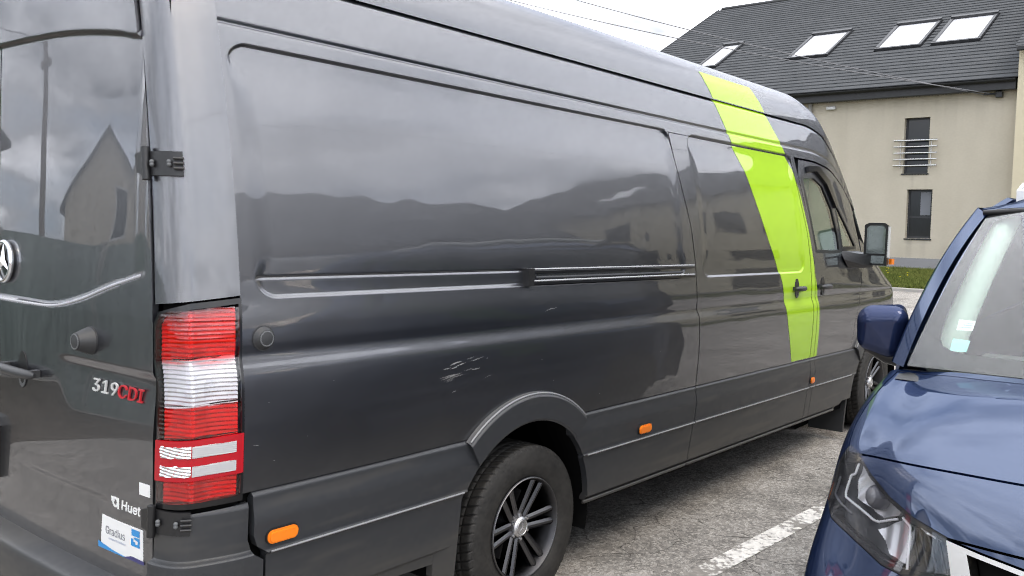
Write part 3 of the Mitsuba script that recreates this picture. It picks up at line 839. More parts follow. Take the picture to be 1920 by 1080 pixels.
def handle(key, o, X, Y, L=0.10, up_cup=0.042):
    """Black grip bar across a round cup."""
    n = 32
    a = np.linspace(0, 2 * np.pi, n, endpoint=False)
    cup = Polygon(np.stack([0.036 * np.cos(a), 0.062 * np.sin(a)], -1))
    add(f'{key}__handle_cup', place(extrude(cup, 0.0025), o, X, Y), 'black_plastic', 40)
    lower = Polygon(np.stack([0.026 * np.cos(a), -0.030 + 0.030 * np.sin(a)], -1)).difference(Polygon(np.stack([0.020 * np.cos(a), -0.024 + 0.024 * np.sin(a)], -1)))
    add(f'{key}__handle_rim', place(extrude(lower, 0.0045), o, X, Y), 'grey_trim', 40)
    xs = np.linspace(-L, L, 26)
    P = np.stack([xs, -0.002 - 0.10 * xs ** 2 * 0, 0.020 + 0.018 * np.sqrt(np.maximum(1 - (xs / (L * 1.02)) ** 2, 0))], -1)
    r = 0.0165 * (1 - 0.35 * (xs / L) ** 4)
    r[[0, -1]] *= 0.6
    m = tube(P, r, 14)
    post = cat_mesh([bx(-L + 0.012, -L + 0.04, -0.012, 0.012, 0, 0.024), bx(L - 0.04, L - 0.012, -0.012, 0.012, 0, 0.024)])
    add(f'{key}__handle', place(cat_mesh([m, post]), o, X, Y), 'dark_trim', 50)


handle(rd, *rear_frame(-0.032, 1.066, 0.0), L=0.145)
handle(k_d, *side_frame(4.275, 1.262), L=0.075)
handle(k_f, *side_frame(4.715, 1.262), L=0.085)


def buffer_stop(key, o, X, Y, r0, r1, h):
    m = cat_mesh([disc(r0, 0.004), disc(r1, h, dome=0.003)])
    cone = lathe([(r0 * 0.96, 0.003), (r0 * 0.9, h * 0.25), (r1 * 1.02, h * 0.92), (r1 * 0.8, h)], 40)
    v = np.asarray(cone.vertices)
    cone.vertices = np.stack([v[:, 0], v[:, 2], -v[:, 1]], -1)
    cone.faces = cone.faces[:, ::-1]
    add(f'{key}__door_buffer', place(cat_mesh([m, cone]), o, X, Y), 'dark_trim', 40)
    add(f'{key}__door_buffer_ring', place(ring(r1 * .86, .0022, 32, 8).apply_translation((0, 0, h)), o, X, Y), 'grey_trim', 40)


buffer_stop(rd, *rear_frame(-0.495, 1.210), 0.044, 0.026, 0.050)
buffer_stop(k_q, *side_frame(0.300, 1.243), 0.038, 0.025, 0.020)

# letters and stickers on the rear door
def letters(key, text, h, o, X, Y, mat, depth=0.004, shear=0.0, bold=True, label=None, sx=1.0):
    m = meshkit.text_mesh(text, h, depth, bold)
    v = np.asarray(m.vertices).copy()
    v[:, 0] = v[:, 0] * sx + shear * v[:, 1]
    m.vertices = v
    return add(key, place(m, o, X, Y), mat, False, label=label)


o, X, Y = rear_frame(-0.492, 1.056, 0.0005)
letters(f'{rd}__model_badge', '319', 0.040, o, X, Y, 'satin_silver', 0.005, 0.25, bold=False, label='raised silver number badge on the rear door', sx=1.45)
o, X, Y = rear_frame(-0.638, 1.054, 0.0005)
letters(f'{rd}__model_badge', 'CDI', 0.040, o, X, Y, 'red_letter', 0.005, 0.25, bold=False, label='raised red letter badge on the rear door', sx=1.36)
o, X, Y = rear_frame(-0.668, 0.722, 0.0006)
letters(f'{rd}__dealer_lettering', 'Huet', 0.027, o, X, Y, 'white_plastic', 0.001, 0.12, sx=1.25)
add(f'{rd}__dealer_mark', place(cat_mesh([extrude(Point(-0.030, 0.015).buffer(0.016).difference(Point(-0.030, 0.015).buffer(0.009)), 0.001), extrude(sbox(-0.052, 0.016, -0.034, 0.030), 0.001), extrude(sbox(-0.018, -0.004, -0.010, 0.030), 0.001)]), o, X, Y), 'white_plastic', False)
def door_patch(y0, y1, z0, z1, mat, key, off=0.0015, skew=0.0, **k):
    fn = door_fn(off)
    add(key, panel(Polygon([(y0, z0), (y1, z0 + skew), (y1, z1 + skew), (y0, z1)]), np.linspace(y1, y0, 8), np.linspace(min(z0, z0 + skew), max(z1, z1 + skew), 8), fn, flip=True, skirt=0.0012, post=b2w), mat, False, **k)
door_patch(-0.766, -0.820, 0.786, 0.822, 'sticker_white', f'{rd}__small_sticker', label='small blank white sticker near the tail lamp')
stk = f'{rd}__sticker'
door_patch(-0.556, -0.786, 0.580, 0.682, 'sticker_white', stk, label='white advertising sticker with a blue logo')
scene_sub = f'{V}__sticker'
def sticker_bit(poly, mat):
    fn = door_fn(0.0024)
    poly = shapely.affinity.translate(poly, -0.0255, 0.031)
    P, F = flat(poly, np.linspace(-0.83, -0.5, 4), np.linspace(0.5, 0.7, 4))
    return trimesh.Trimesh(b2w(fn(P[:, 0], P[:, 1])), F[:, ::-1], process=False)
o, X, Y = rear_frame(-0.582, 0.630, 0.0022)
letters(f'{rd}__sticker_lettering', 'Gradius', 0.024, o, X, Y, 'print_grey', 0.0006, 0, False, sx=0.92)
letters(f'{rd}__sticker_lettering', 'transport & distribution', 0.0065, rear_frame(-0.602, 0.616, 0.0022)[0], X, Y, 'print_pale', 0.0005, 0, False)
add(f'{rd}__sticker_logo', cat_mesh([sticker_bit(sbox(-0.745, 0.625, -0.702, 0.645), 'x'), sticker_bit(Polygon([(-.745, .622), (-.715, .622), (-.715, .616), (-.735, .612), (-.735, .602), (-.722, .602), (-.722, .608), (-.712, .608), (-.712, .594), (-.745, .594)]), 'x'), sticker_bit(sbox(-0.712, 0.594, -0.700, 0.616), 'x')]), 'sticker_blue', False)
add(f'{rd}__sticker_stripe', sticker_bit(Polygon([(-.516, .549), (-.70, .549), (-.60, .556), (-.516, .568)]), 'x'), 'sticker_blue', False)
add(f'{rd}__sticker_stripe', sticker_bit(Polygon([(-.66, .549), (-.768, .549), (-.768, .560), (-.70, .562)]), 'x'), 'sticker_navy', False)

# hinges: black two-leaf brackets over the door gap
def hinge(z0, z1):
    ms = []
    zs = np.linspace(z0, z1, 5)
    ms.append(panel(sbox(0.0, z0, 0.44, z1), AC, zs, corner(0.013), skirt=0.018, post=b2w))
    ms.append(panel(Polygon([(-0.806 + T_at(z0), z0 + .008), (-0.838 + T_at(z0), z0), (-0.838 + T_at(z1), z1), (-0.806 + T_at(z1), z1 - .008)]), YD, zs, lambda y, z: np.stack([door_x(y, z, 0.018), y, z], -1), flip=True, skirt=0.02, post=b2w))
    pc = corner(0.020)(np.array([0.02, 0.02]), np.array([z0 - 0.012, z1 + 0.012]))
    ms.append(tube(b2w(np.linspace(pc[0], pc[1], 6)), 0.012, 10))
    for zz in (z0 + 0.02, (z0 + z1) / 2, z1 - 0.02):
        pc = corner(0.021)(np.array([0.36, 0.45]), np.array([zz, zz]))
        ms.append(tube(b2w(np.linspace(pc[0], pc[1], 4)), 0.004, 6))
    k = vadd('hinge', cat_mesh(ms), 'black_plastic', 40)
    for a, zz in ((0.12, z0 + 0.03), (0.12, z1 - 0.03), (0.32, z0 + 0.03), (0.32, z1 - 0.03)):
        pc = b2w(corner(0.020)(np.array([a]), np.array([zz])))[0]
        add(f'{k}__bolt', trimesh.creation.icosphere(1, 0.007).apply_translation(pc), 'grey_trim')
def T_at(z):
    return 0.9765 - float(prof(z)) - (0.9765 - float(prof(1.3))) if z > 1.3 else 0.0
hinge(1.708, 1.776)
hinge(0.694, 0.762)

# ---- rear bumper and its corner
def bump_off(a, z):
    o = 0.006 + 0.020 * (1 - sstep(0.606, 0.616, z)) - 0.004 * (1 - sstep(0.40, 0.5, z))
    o = o - 0.006 * sstep(0.745, 0.762, z)
    return o + 0.0015 * (meshkit.noise(np.stack([a * 3, z * 8, 0 * a], -1), 6) - 0.5)
def bump_corner(a, z):
    p = corner(bump_off)(np.minimum(a, 1.0), z)
    ext = np.maximum(a - 1.0, 0)
    p[:, 0] += ext * 0.30
    p[:, 1] -= ext * 0.02
    return p
ZB = dense((0.28, 0.60, 0.03), (0.60, 0.625, 0.003), (0.625, 0.74, 0.02), (0.74, 0.765, 0.004))
vadd('bumper_corner', panel(Polygon([(0.0, 0.30), (1.27, 0.30), (1.22, 0.585), (1.12, 0.605), (1.07, 0.65), (1.07, 0.762), (0.30, 0.752), (0.30, 0.695), (0.0, 0.690)]), np.linspace(0, 1.3, 40), ZB, bump_corner, skirt=0.02, post=b2w), 'cladding')
def bump_rear(y, s):
    pr = PC([0, .22, .30, .36, .7, 1.0], [0.02, -.060, -.075, -.080, -.082, -.04]); pz = PC([0, .22, .30, .36, .7, 1.0], [.512, .500, .492, .475, .36, .29])
    x0 = 0.036 - 0.030 * (1 - (y / 0.90) ** 2)
    taper = sstep(0.98, 0.80, np.abs(y)) if False else 1 - 0.55 * sstep(0.80, 0.90, np.abs(y))
    return np.stack([x0 + pr(s) * taper, y, pz(s)], -1)
vadd('rear_bumper', grid(bump_rear, np.linspace(-0.885, 0.885, 50), np.concatenate([np.linspace(0, .2, 5), np.linspace(.22, .4, 12), np.linspace(.5, 1, 6)]), post=b2w), 'cladding')
# number plate recess on the left door
pl = vadd('number_plate', bx(-0.018, 0.03, 0.285, 0.80, 0.66, 0.77, 0.004).apply_transform(np.block([[RB, (PIV - RB @ PIV)[:, None]], [np.zeros((1, 3)), np.ones((1, 1))]])), 'sticker_white', 30)
add(f'{V}__number_plate__surround', place(extrude(Polygon([(-0.03, -0.07), (0.56, -0.07), (0.58, 0.12), (0.545, 0.145), (-0.02, 0.145), (-0.06, 0.12)]).difference(sbox(0.01, -0.055, 0.52, 0.05)), 0.035), b2w(np.array([[0.012, 0.74, 0.72]]))[0], (0, -1, 0), (0, 0, 1)), 'black_plastic', 30)

# ---- slide rail of the door
def rail_fn(off):
    return lambda x, z: side(0.0)(x, z) * 0 + np.stack([x, -(np.interp(z, [1.36, 1.43], [.968, .961]) + off(x, z)), z], -1)
def rail_prof(x, z):
    u = (z - 1.362) / (1.426 - 1.362)
    o = 0.010 - 0.030 * sstep(0.22, 0.34, u) * (1 - sstep(0.66, 0.78, u))
    return o - 0.006 * sstep(0.92, 1, u)
rk = vadd('slide_rail', panel(Polygon([(1.553, 1.364), (2.932, 1.364), (2.928, 1.426), (1.540, 1.426)]), dense((1.5, 1.6, 0.01), (1.6, 3.0, 0.06)), np.linspace(1.36, 1.43, 36), rail_fn(rail_prof), skirt=0.02, post=b2w), 'black_gloss')
for zz, r in ((1.427, 0.0035), (1.3795, 0.0035)):
    xs = np.linspace(1.56, 2.925, 20)
    P = np.stack([xs, np.full(20, -(0.9625 + (0.007 if zz < 1.4 else 0.002)) - 0.006), np.full(20, zz)], -1)
    add(f'{rk}__edge', tube(b2w(P), r, 6), 'grey_bright')
P = np.stack([np.linspace(1.62, 2.90, 12), np.full(12, -0.956), np.full(12, 1.392)], -1)
add(f'{rk}__runner', tube(b2w(P), 0.006, 6), 'grey_trim')
add(f'{rk}__end_cap', hull_mesh(b2w(np.array([(x, y, z) for x in (1.535, 1.575) for y in (-0.945, -0.985) for z in (1.358, 1.43)]) + 0)), 'black_plastic', 30)

# ---- amber side markers
for x in (0.360, 2.450, 4.556):
    w = 0.054 if x != 4.556 else 0.030
    cf = clad(0.012)
    o, X, Y = side_frame(x, 0.645, 0.0, cf)
    body = sbox(-w + 0.018, -0.002, w - 0.018, 0.002).buffer(0.0185)
    k = vadd('side_marker', place(cat_mesh([extrude(body, 0.010), extrude(body.buffer(-0.006), 0.014)]), o, X, Y), 'amber_lens', 40)
    add(f'{k}__bezel', place(extrude(body.buffer(0.004).difference(body.buffer(-0.001)), 0.006), o, X, Y), 'black_plastic', 40)

# ---- white scrapes and chips in the paint
def ribbon(pts, w):
    pts = np.array(pts)
    n = 8
    t = np.linspace(0, 1, n); s = np.linspace(0, 1, len(pts))
    x, z = np.interp(t, s, pts[:, 0]), np.interp(t, s, pts[:, 1])
    ww = w * np.sin(np.pi * np.clip(t, 0.05, 0.95))
    f = side(0.0012)
    a, b = f(x, z + ww / 2), f(x, z - ww / 2)
    Vv = np.vstack([a, b]); r = np.arange(n - 1)
    return trimesh.Trimesh(b2w(Vv), np.vstack([np.stack([r + n, r + n + 1, r + 1], -1), np.stack([r + n, r + 1, r], -1)]), process=False)
sc = [ribbon([(1.085, 1.083), (1.105, 1.090), (1.13, 1.094), (1.15, 1.094)], 0.005), ribbon([(1.05, 1.073), (1.09, 1.077)], 0.003), ribbon([(1.09, 1.072), (1.13, 1.078)], 0.004), ribbon([(1.12, 1.080), (1.17, 1.088)], 0.0035),
      ribbon([(1.035, 1.043), (1.09, 1.049), (1.12, 1.0505)], 0.0022), ribbon([(1.04, 1.036), (1.10, 1.046), (1.15, 1.053)], 0.003), ribbon([(1.055, 1.030), (1.12, 1.042), (1.17, 1.046)], 0.0016), ribbon([(1.07, 1.026), (1.11, 1.033)], 0.0014),
      ribbon([(1.20, 1.058), (1.25, 1.0605)], 0.003), ribbon([(1.19, 1.090), (1.27, 1.101)], 0.0016), ribbon([(1.10, 0.985), (1.122, 0.989)], 0.002), ribbon([(1.66, 1.252), (1.70, 1.262), (1.74, 1.263)], 0.0022),
      ribbon([(0.20 + 0.06, 0.93), (0.28, 0.928)], 0.002), ribbon([(2.996, 1.10), (2.998, 1.088)], 0.006), ribbon([(2.994, 1.12), (2.999, 1.117)], 0.004)]
for _ in range(6):
    x, z = rng.uniform(1.0, 1.32), rng.uniform(1.02, 1.10)
    L = rng.uniform(0.008, 0.05)
    sc.append(ribbon([(x, z), (x + L, z + L * rng.uniform(0.0, 0.22))], rng.uniform(0.0008, 0.0016)))
for _ in range(10):
    x, z = rng.uniform(0.3, 2.9), rng.uniform(0.82, 1.1)
    if math.hypot(x - 1.57, z - 0.36) > 0.6:
        L = rng.uniform(0.003, 0.010)
        sc.append(ribbon([(x, z), (x + L, z + L * rng.uniform(-0.3, 0.3))], rng.uniform(0.001, 0.0022)))
add(f'{k_q}__scrape_marks', cat_mesh(sc), 'scratch_pale', False, kind='stuff', label='white scrapes and chips in the paint above the wheel')

# ---- door mirror
mk = vadd('door_mirror', None or hull_mesh(b2w(np.array([(5.36, -1.02, 1.40), (5.36, -1.185, 1.40), (5.36, -1.02, 1.69), (5.36, -1.185, 1.69), (5.36, -1.05, 1.705), (5.36, -1.16, 1.705), (5.45, -1.03, 1.41), (5.45, -1.17, 1.41), (5.45, -1.03, 1.68), (5.45, -1.17, 1.68), (5.50, -1.06, 1.47), (5.50, -1.15, 1.47), (5.50, -1.06, 1.62), (5.50, -1.15, 1.62)]))), 'black_plastic', 40)
add(f'{mk}__mirror_glass', hull_mesh(b2w(np.array([(x, y, z) for x in (5.352, 5.359) for y, z in ((-1.04, 1.485), (-1.17, 1.485), (-1.04, 1.665), (-1.17, 1.665), (-1.06, 1.685), (-1.15, 1.685))]))), 'mirror_silver', 30)
add(f'{mk}__wide_mirror_glass', hull_mesh(b2w(np.array([(x, y, z) for x in (5.352, 5.359) for y, z in ((-1.04, 1.415), (-1.165, 1.415), (-1.04, 1.47), (-1.17, 1.47))]))), 'mirror_silver', 30)
add(f'{mk}__arm', hull_mesh(b2w(np.array([(5.10, -0.945, 1.50), (5.10, -0.975, 1.44), (5.46, -0.935, 1.50), (5.46, -0.955, 1.37), (5.20, -0.97, 1.38), (5.36, -1.08, 1.47), (5.36, -1.08, 1.385), (5.46, -1.06, 1.47), (5.46, -1.06, 1.385)]))), 'black_plastic', 40)
add(f'{mk}__turn_signal', hull_mesh(b2w(np.array([(x, y, z) for x in (5.44, 5.50) for y in (-1.175, -1.195) for z in (1.41, 1.45)]))), 'amber_lens', 40)
add(f'{mk}__chrome_edge', hull_mesh(b2w(np.array([(x, y, z) for x in (5.36, 5.40) for y in (-1.183, -1.191) for z in (1.46, 1.68)]))), 'satin_silver', 40)
# cab: seat backs and a dark floor seen through the side glass
vadd('cab_seat', cat_mesh([bx(4.78, 4.95, -0.72, -0.25, 0.95, 1.55, .05), bx(4.80, 4.90, -0.62, -0.36, 1.58, 1.80, .04), bx(4.78, 4.95, 0.25, 0.72, 0.95, 1.55, .05), bx(4.80, 4.90, 0.36, 0.62, 1.58, 1.80, .04)]), 'seat_cloth', 40)
vadd('cab_bulkhead', bx(4.55, 4.58, -0.80, 0.80, 0.6, 2.05), 'interior_dark', 30)
vadd('dashboard', bx(5.7, 6.2, -0.8, 0.8, 1.0, 1.28, .05), 'interior_dark', 40)

# ---- wheels
def tyre_mesh(R=0.350, W=0.235, rr=0.205):
    h = W / 2
    pr = [(rr, h * .80), (rr + .012, h * .90), (R * .70, h * 1.0), (R * .78, h * 1.03), (R * .86, h * 1.01), (R * .92, h * .965), (R * .955, h * .93)]
    s = [(R * .978, h * .885), (R * .987, h * .85)] + [(R - .004 * (y / h) ** 2 - 0.0008, y) for y in np.linspace(h * .80, -h * .80, 33)] + [(R * .987, -h * .85), (R * .978, -h * .885)]
    pr = pr + s + [(r, -y) for r, y in pr[::-1]]
    n = 960
    m = lathe(pr, n)
    v = np.asarray(m.vertices).reshape(len(pr), n, 3).copy()
    th = np.linspace(0, 2 * np.pi, n, endpoint=False)
    y = -v[..., 1]
    r = np.hypot(v[..., 0], v[..., 2])
    tread = sstep(R * .945, R * .97, r)
    k = 60
    ph = (th[None] * k / (2 * np.pi) + np.abs(y) * 9 + np.where(y > 0, 0.0, 0.5)) % 1.0
    lat = 1 - sstep(0.055, 0.12, np.minimum(ph, 1 - ph))
    circ = sum(np.exp(-((y - c) / 0.0042) ** 2) for c in (-.052, -.018, .018, .052))
    d = 0.0055 * tread * np.clip(lat * sstep(0.020, 0.03, np.abs(y)) + circ, 0, 1)
    d = d + 0.0012 * (1 - tread) * np.exp(-((r - R * .80) / .004) ** 2) * -1
    f = (r - d) / r
    v[..., 0] *= f
    v[..., 2] *= f
    m.vertices = v.reshape(-1, 3)
    return m


def bar(p0, p1, w0, w1, d0, d1, dep):
    """Spoke between two points of the wheel face (x, z), widths and heights; chamfered crest."""
    p0, p1 = np.array(p0), np.array(p1)
    t = (p1 - p0) / np.linalg.norm(p1 - p0)
    n = np.array([-t[1], t[0]])
    pts = []
    for p, w, d in ((p0, w0, d0), (p1, w1, d1)):
        for s, ww, dd in ((1, w, d - 0.008), (-1, w, d - 0.008), (1, w * .30, d), (-1, w * .30, d), (1, w, d - dep), (-1, w, d - dep)):
            q = p + n * s * ww / 2
            pts.append((q[0], -dd, q[1]))
    return hull_mesh(pts)


WP = {}
WP['tyre'] = mikit.ply(tyre_mesh(), 'tyre_rubber', 35)
WP['rim'] = mikit.ply(lathe([(.214, .096), (.216, .108), (.210, .112), (.204, .106), (.196, .085), (.190, .03), (.186, -.09), (.20, -.1)], 96), 'rim_dark', 40)
WP['rim_lip'] = mikit.ply(lathe([(.2145, .1125), (.2125, .1145), (.2095, .1135), (.2085, .1105)], 96), 'rim_polished', 40)
WP['brake_disc'] = mikit.ply(cat_mesh([lathe([(.02, .015), (.150, .015), (.150, -.015), (.02, -.015)], 48), lathe([(.01, .02), (.07, .05), (.075, .0)], 32)]), 'rim_dark', 30)
WP['hub'] = mikit.ply(lathe([(.0, .062), (.030, .066), (.050, .070), (.060, .062), (.072, .03), (.074, .0)], 48), 'rim_dark', 35)
spokes = []
for k in range(6):
    a = math.radians(62 + 60 * k)
    for s in (-1, 1):
        d = np.array([math.cos(a), math.sin(a)]); n = np.array([-d[1], d[0]])
        spokes.append(bar(d * 0.045 + n * s * 0.017, d * 0.206 + n * s * 0.029, 0.028, 0.031, 0.074, 0.100, 0.034))
WP['spoke'] = [mikit.ply(m, 'rim_spoke', 20) for m in spokes]
WP['cap'] = mikit.ply(cat_mesh([lathe([(.0001, .092), (.022, .0915), (.036, .088), (.043, .081), (.046, .064)], 40), place(ring(.031, .0024), (0, -.0895, 0), (1, 0, 0), (0, 0, 1)), place(star(.029, .0065, .0030), (0, -.0915, 0), (1, 0, 0), (0, 0, 1))]), 'cap_silver', 30)
nuts = []
for k in range(6):
    a = math.radians(32 + 60 * k)
    nuts.append(mikit.ply(lathe([(.0001, .083), (.007, .082), (.0085, .076), (.0095, .058)], 6).apply_translation((0.051 * math.cos(a), 0, 0.051 * math.sin(a))), 'cap_silver', False))


def wheel(owner, x, y, rot, left=False, steer=0.0, z=0.345, detail=True, scale=1.0):
    k, i = f'{owner}__wheel', 0
    while any(q.startswith(k + '__') for q in scene):
        i += 1
        k = f'{owner}__wheel_{i:03d}'
    M = T().translate([x, y, z]).rotate([0, 0, 1], (180 if left else 0) + steer).rotate([0, 1, 0], rot).scale(scale)
    for nm in ('tyre', 'rim', 'rim_lip', 'brake_disc', 'hub', 'cap'):
        scene[f'{k}__{nm}'] = {**WP[nm], 'to_world': M}
    for j, d in enumerate(WP['spoke']):
        scene[f'{k}__spoke' + (f'_{j:03d}' if j else '')] = {**d, 'to_world': M}
    if detail:
        for j, d in enumerate(nuts):
            scene[f'{k}__wheel_nut' + (f'_{j:03d}' if j else '')] = {**d, 'to_world': M}
    return k


metal('rim_spoke', (0.11, 0.11, 0.115), 0.16)
def lamp_tex(p, n, uv):
    # moulded facets in the bowls: some catch the light, some are dark
    v = mikit.cell_rand(dr.floor(p.z / 0.0125), dr.floor((p.x * 0.9 - p.y) / 0.035), 3)
    b = mikit.cell_rand(dr.floor(p.z / 0.045), dr.floor((p.x * 0.9 - p.y) / 0.06), 8)
    return mi.Color3f(0.30 + 0.28 * v + 0.22 * b)


scene['lamp_reflector'] = two({'type': 'blendbsdf', 'weight': 0.45, 'a': {'type': 'diffuse', 'reflectance': proc(lamp_tex)}, 'b': {'type': 'roughconductor', 'material': 'none', 'specular_reflectance': rgb(0.80), 'alpha': 0.12}})
metal('mirror_silver', (0.28, 0.32, 0.31), 0.02)
glossy('grey_bright', (0.42, 0.43, 0.45), 0.2)
glossy('lip_grey', (0.22, 0.225, 0.235), 0.2)
glossy('lamp_bar', (0.40, 0.40, 0.41), 0.10)
wheel(V, 1.610, -0.842, 0)
wheel(V, 5.945, -0.850, 23, steer=0)
wheel(V, 1.610, 0.842, 0, True)
wheel(V, 5.945, 0.850, 11, True)

# ================================================================== THE BLUE CAR (its nose points towards the camera)
B = 'blue_car'
labels[B] = {'label': 'dark blue family car facing the camera at the right edge', 'category': 'car'}
QS = [0, .3, .55, .72, .80, .86, .90, .915]
KS = [[(.10, .25), (.00, .55), (-.02, .75), (.04, 1.0), (.14, 1.10), (.40, 1.195), (.66, 1.250)],
      [(.11, .25), (.01, .55), (0, .75), (.05, 1.0), (.145, 1.10), (.40, 1.195), (.67, 1.248)],
      [(.15, .25), (.05, .55), (.05, .75), (.10, .985), (.165, 1.095), (.43, 1.190), (.71, 1.242)],
      [(.22, .25), (.11, .55), (.11, .76), (.19, .97), (.22, 1.09), (.47, 1.183), (.76, 1.235)],
      [(.26, .25), (.15, .55), (.155, .77), (.24, .96), (.27, 1.075), (.50, 1.170), (.80, 1.228)],
      [(.31, .25), (.18, .55), (.20, .77), (.31, .95), (.38, 1.055), (.58, 1.152), (.84, 1.208)],
      [(.38, .25), (.23, .53), (.26, .77), (.43, .93), (.54, 1.03), (.72, 1.118), (.95, 1.160)],
      [(.46, .25), (.32, .50), (.36, .70), (.58, .86), (.71, .96), (.90, 1.04), (1.08, 1.08)]]
TS = np.array([0, .2, .35, .5, .62, .8, 1.0])
from scipy.ndimage import gaussian_filter1d
from scipy.interpolate import CubicSpline
_qf = np.linspace(-.915, .915, 733)
_kf = PC(np.array([-x for x in QS[:0:-1]] + QS), np.array(KS[:0:-1] + KS), axis=0)(_qf)
_wk = (1 - sstep(.72, .88, np.abs(_qf)))[:, None, None]
_kf = _kf * (1 - _wk) + gaussian_filter1d(_kf, 40, axis=0, mode='nearest') * _wk
KQ = PC(_qf, _kf, axis=0)
TB = CubicSpline(TS, np.eye(7))
CO, CTH = np.array([.70, -3.31]), math.radians(2.5)


def c2w(P):
    P = np.asarray(P, float)
    s, q, z = P[..., 0], P[..., 1], P[..., 2]
    return np.stack([CO[0] + s * math.cos(CTH) - q * math.sin(CTH), CO[1] + q * math.cos(CTH) + s * math.sin(CTH), z], -1)


def nose(off=0.0):
    def raw(q, t):
        K = KQ(q)
        r = np.einsum('...k,...kc->...c', TB(t), K)
        z = r[..., 1]
        # pressed bonnet: a raised centre with a soft edge, running back from the seam
        e = 0.60 + 0.10 * (t - .62) / .38
        z = z + 0.008 * (1 - sstep(e - 0.09, e + 0.09, np.abs(q))) * sstep(.55, .80, t) * (1 - sstep(.84, .97, t))
        return np.stack([r[..., 0], q, z], -1)

    def fn(q, t):
        q, t = np.asarray(q, float), np.asarray(t, float)
        p = raw(q, t)
        if np.isscalar(off) and off == 0:
            return p
        e = 2e-3
        tq = raw(q + e, t) - raw(q - e, t)
        tt = raw(q, np.clip(t + e, 0, 1)) - raw(q, np.clip(t - e, 0, 1))
        n = np.cross(tt, tq)
        n /= np.linalg.norm(n, axis=-1, keepdims=True)
        o = off(q, t) if callable(off) else off
        return p + n * np.reshape(o, np.shape(o) + (1,)) if callable(off) else p + n * o
    return fn


def shield(off=0.0):
    def fn(m, r):
        q = m * (.815 - .09 * r)
        b = 4 * r * (1 - r)
        s = (.655 + .155 * m**2) * (1 - r) + (1.33 + .08 * m**2) * r - .02 * b
        z = (1.252 - .022 * m**2) * (1 - r) + (1.70 - .03 * m**2) * r + .02 * b
        return np.stack([s + off * 0.55, q, z - off * 0.8], -1)
    return fn


def badd(name, mesh, bsdf, smooth=True, **k):
    return add(f'{B}__{name}', mesh, bsdf, smooth, **k)


QG = dense((-.915, -.80, 0.008), (-.80, .42, 0.035), (.42, .915, 0.0075))
TG = dense((0, .40, 0.02), (.40, .66, 0.006), (.66, 1.0, 0.016))
LAMP_IN = [(.800, .640), (.752, .583), (.693, .543), (.631, .515), (.557, .497)]
LAMP_OUT = [(.832, .655), (.858, .600), (.872, .540), (.876, .500), (.846, .473), (.769, .452), (.694, .434), (.64, .431), (.528, .444), (.557, .497)]
lamp_p = Polygon(LAMP_IN[:-1] + LAMP_OUT[::-1])
mir = lambda P: Polygon([(-q, t) for q, t in P.exterior.coords])
bonnet_p = Polygon([(-.832, .6360), (.832, .6360), (.846, .70), (.850, .80), (.846, .92), (.838, .985), (.60, .958), (0, .950), (-.60, .958), (-.838, .985), (-.846, .92), (-.850, .80), (-.846, .70)])
front_p = Polygon([(-.795, .6305), (.795, .6305)] + [(q, t + .004) for q, t in LAMP_IN[1:-1]] + [(.552, .500), (0, .490), (-.552, .500)] + [(-q, t + .004) for q, t in LAMP_IN[1:-1][::-1]])
chrome_out = Polygon([(.552, .496), (.482, .487), (.402, .479), (0, .470), (-.402, .479), (-.482, .487), (-.552, .496), (-.50, .36), (-.44, .33), (.44, .33), (.50, .36)])
grille_p = Polygon([(.508, .483), (.402, .4725), (0, .463), (-.402, .4725), (-.508, .483), (-.46, .375), (-.42, .352), (.42, .352), (.46, .375)])
all_p = sbox(-.915, 0, .915, 1)
fender_p = all_p.difference(bonnet_p.buffer(0.004)).difference(front_p.buffer(.004)).difference(lamp_p.buffer(.004)).difference(mir(lamp_p).buffer(.004)).difference(chrome_out.buffer(.003))
bump_cut = Polygon([(-.93, -.1), (.93, -.1), (.93, .455), (.876, .498), (.846, .471), (-.846, .471), (-.876, .498), (-.93, .455)])
fend = fender_p.difference(bump_cut.buffer(0.001))
low = Polygon([(-.75, .05), (.75, .05), (.72, .19), (.45, .23), (-.45, .23), (-.72, .19)])
k_bon = badd('bonnet', panel(bonnet_p, QG, TG, nose(), flip=True, skirt=0.014, post=c2w), 'blue_paint')
badd('front_panel', panel(front_p, QG, TG, nose(), flip=True, skirt=0.014, post=c2w), 'blue_paint')
for g in getattr(fend, 'geoms', [fend]):
    if g.area > 0.004:
        badd('wing', panel(g, QG, TG, nose(), flip=True, skirt=0.012, post=c2w), 'blue_paint')
bump = fender_p.intersection(bump_cut).difference(low)
bump = max(getattr(bump, 'geoms', [bump]), key=lambda g: g.area)
badd('front_bumper', panel(bump, QG, TG, nose(), flip=True, skirt=0.012, post=c2w), 'blue_paint')
badd('lower_grille', panel(low, QG, TG, nose(-0.012), flip=True, skirt=0.02, post=c2w), 'black_plastic')
badd('inner_skin', grid(nose(-0.075), np.linspace(-.80, .80, 30), np.linspace(0, 1, 30), flip=True, post=c2w), 'liner_black')
gk = badd('grille', panel(grille_p, QG, TG, nose(-0.035), flip=True, skirt=0.0, post=c2w), 'liner_black')
add(f'{gk}__chrome_frame', panel(chrome_out.difference(grille_p), QG, TG, nose(0.006), flip=True, skirt=0.035, post=c2w), 'grille_silver')
for t0 in (.365, .385, .405, .425, .445):
    add(f'{gk}__grille_bar', panel(sbox(-.455, t0, .455, t0 + .008).intersection(grille_p), QG, np.linspace(.3, .5, 41), nose(-0.012), flip=True, skirt=0.018, post=c2w), 'black_gloss', 30)
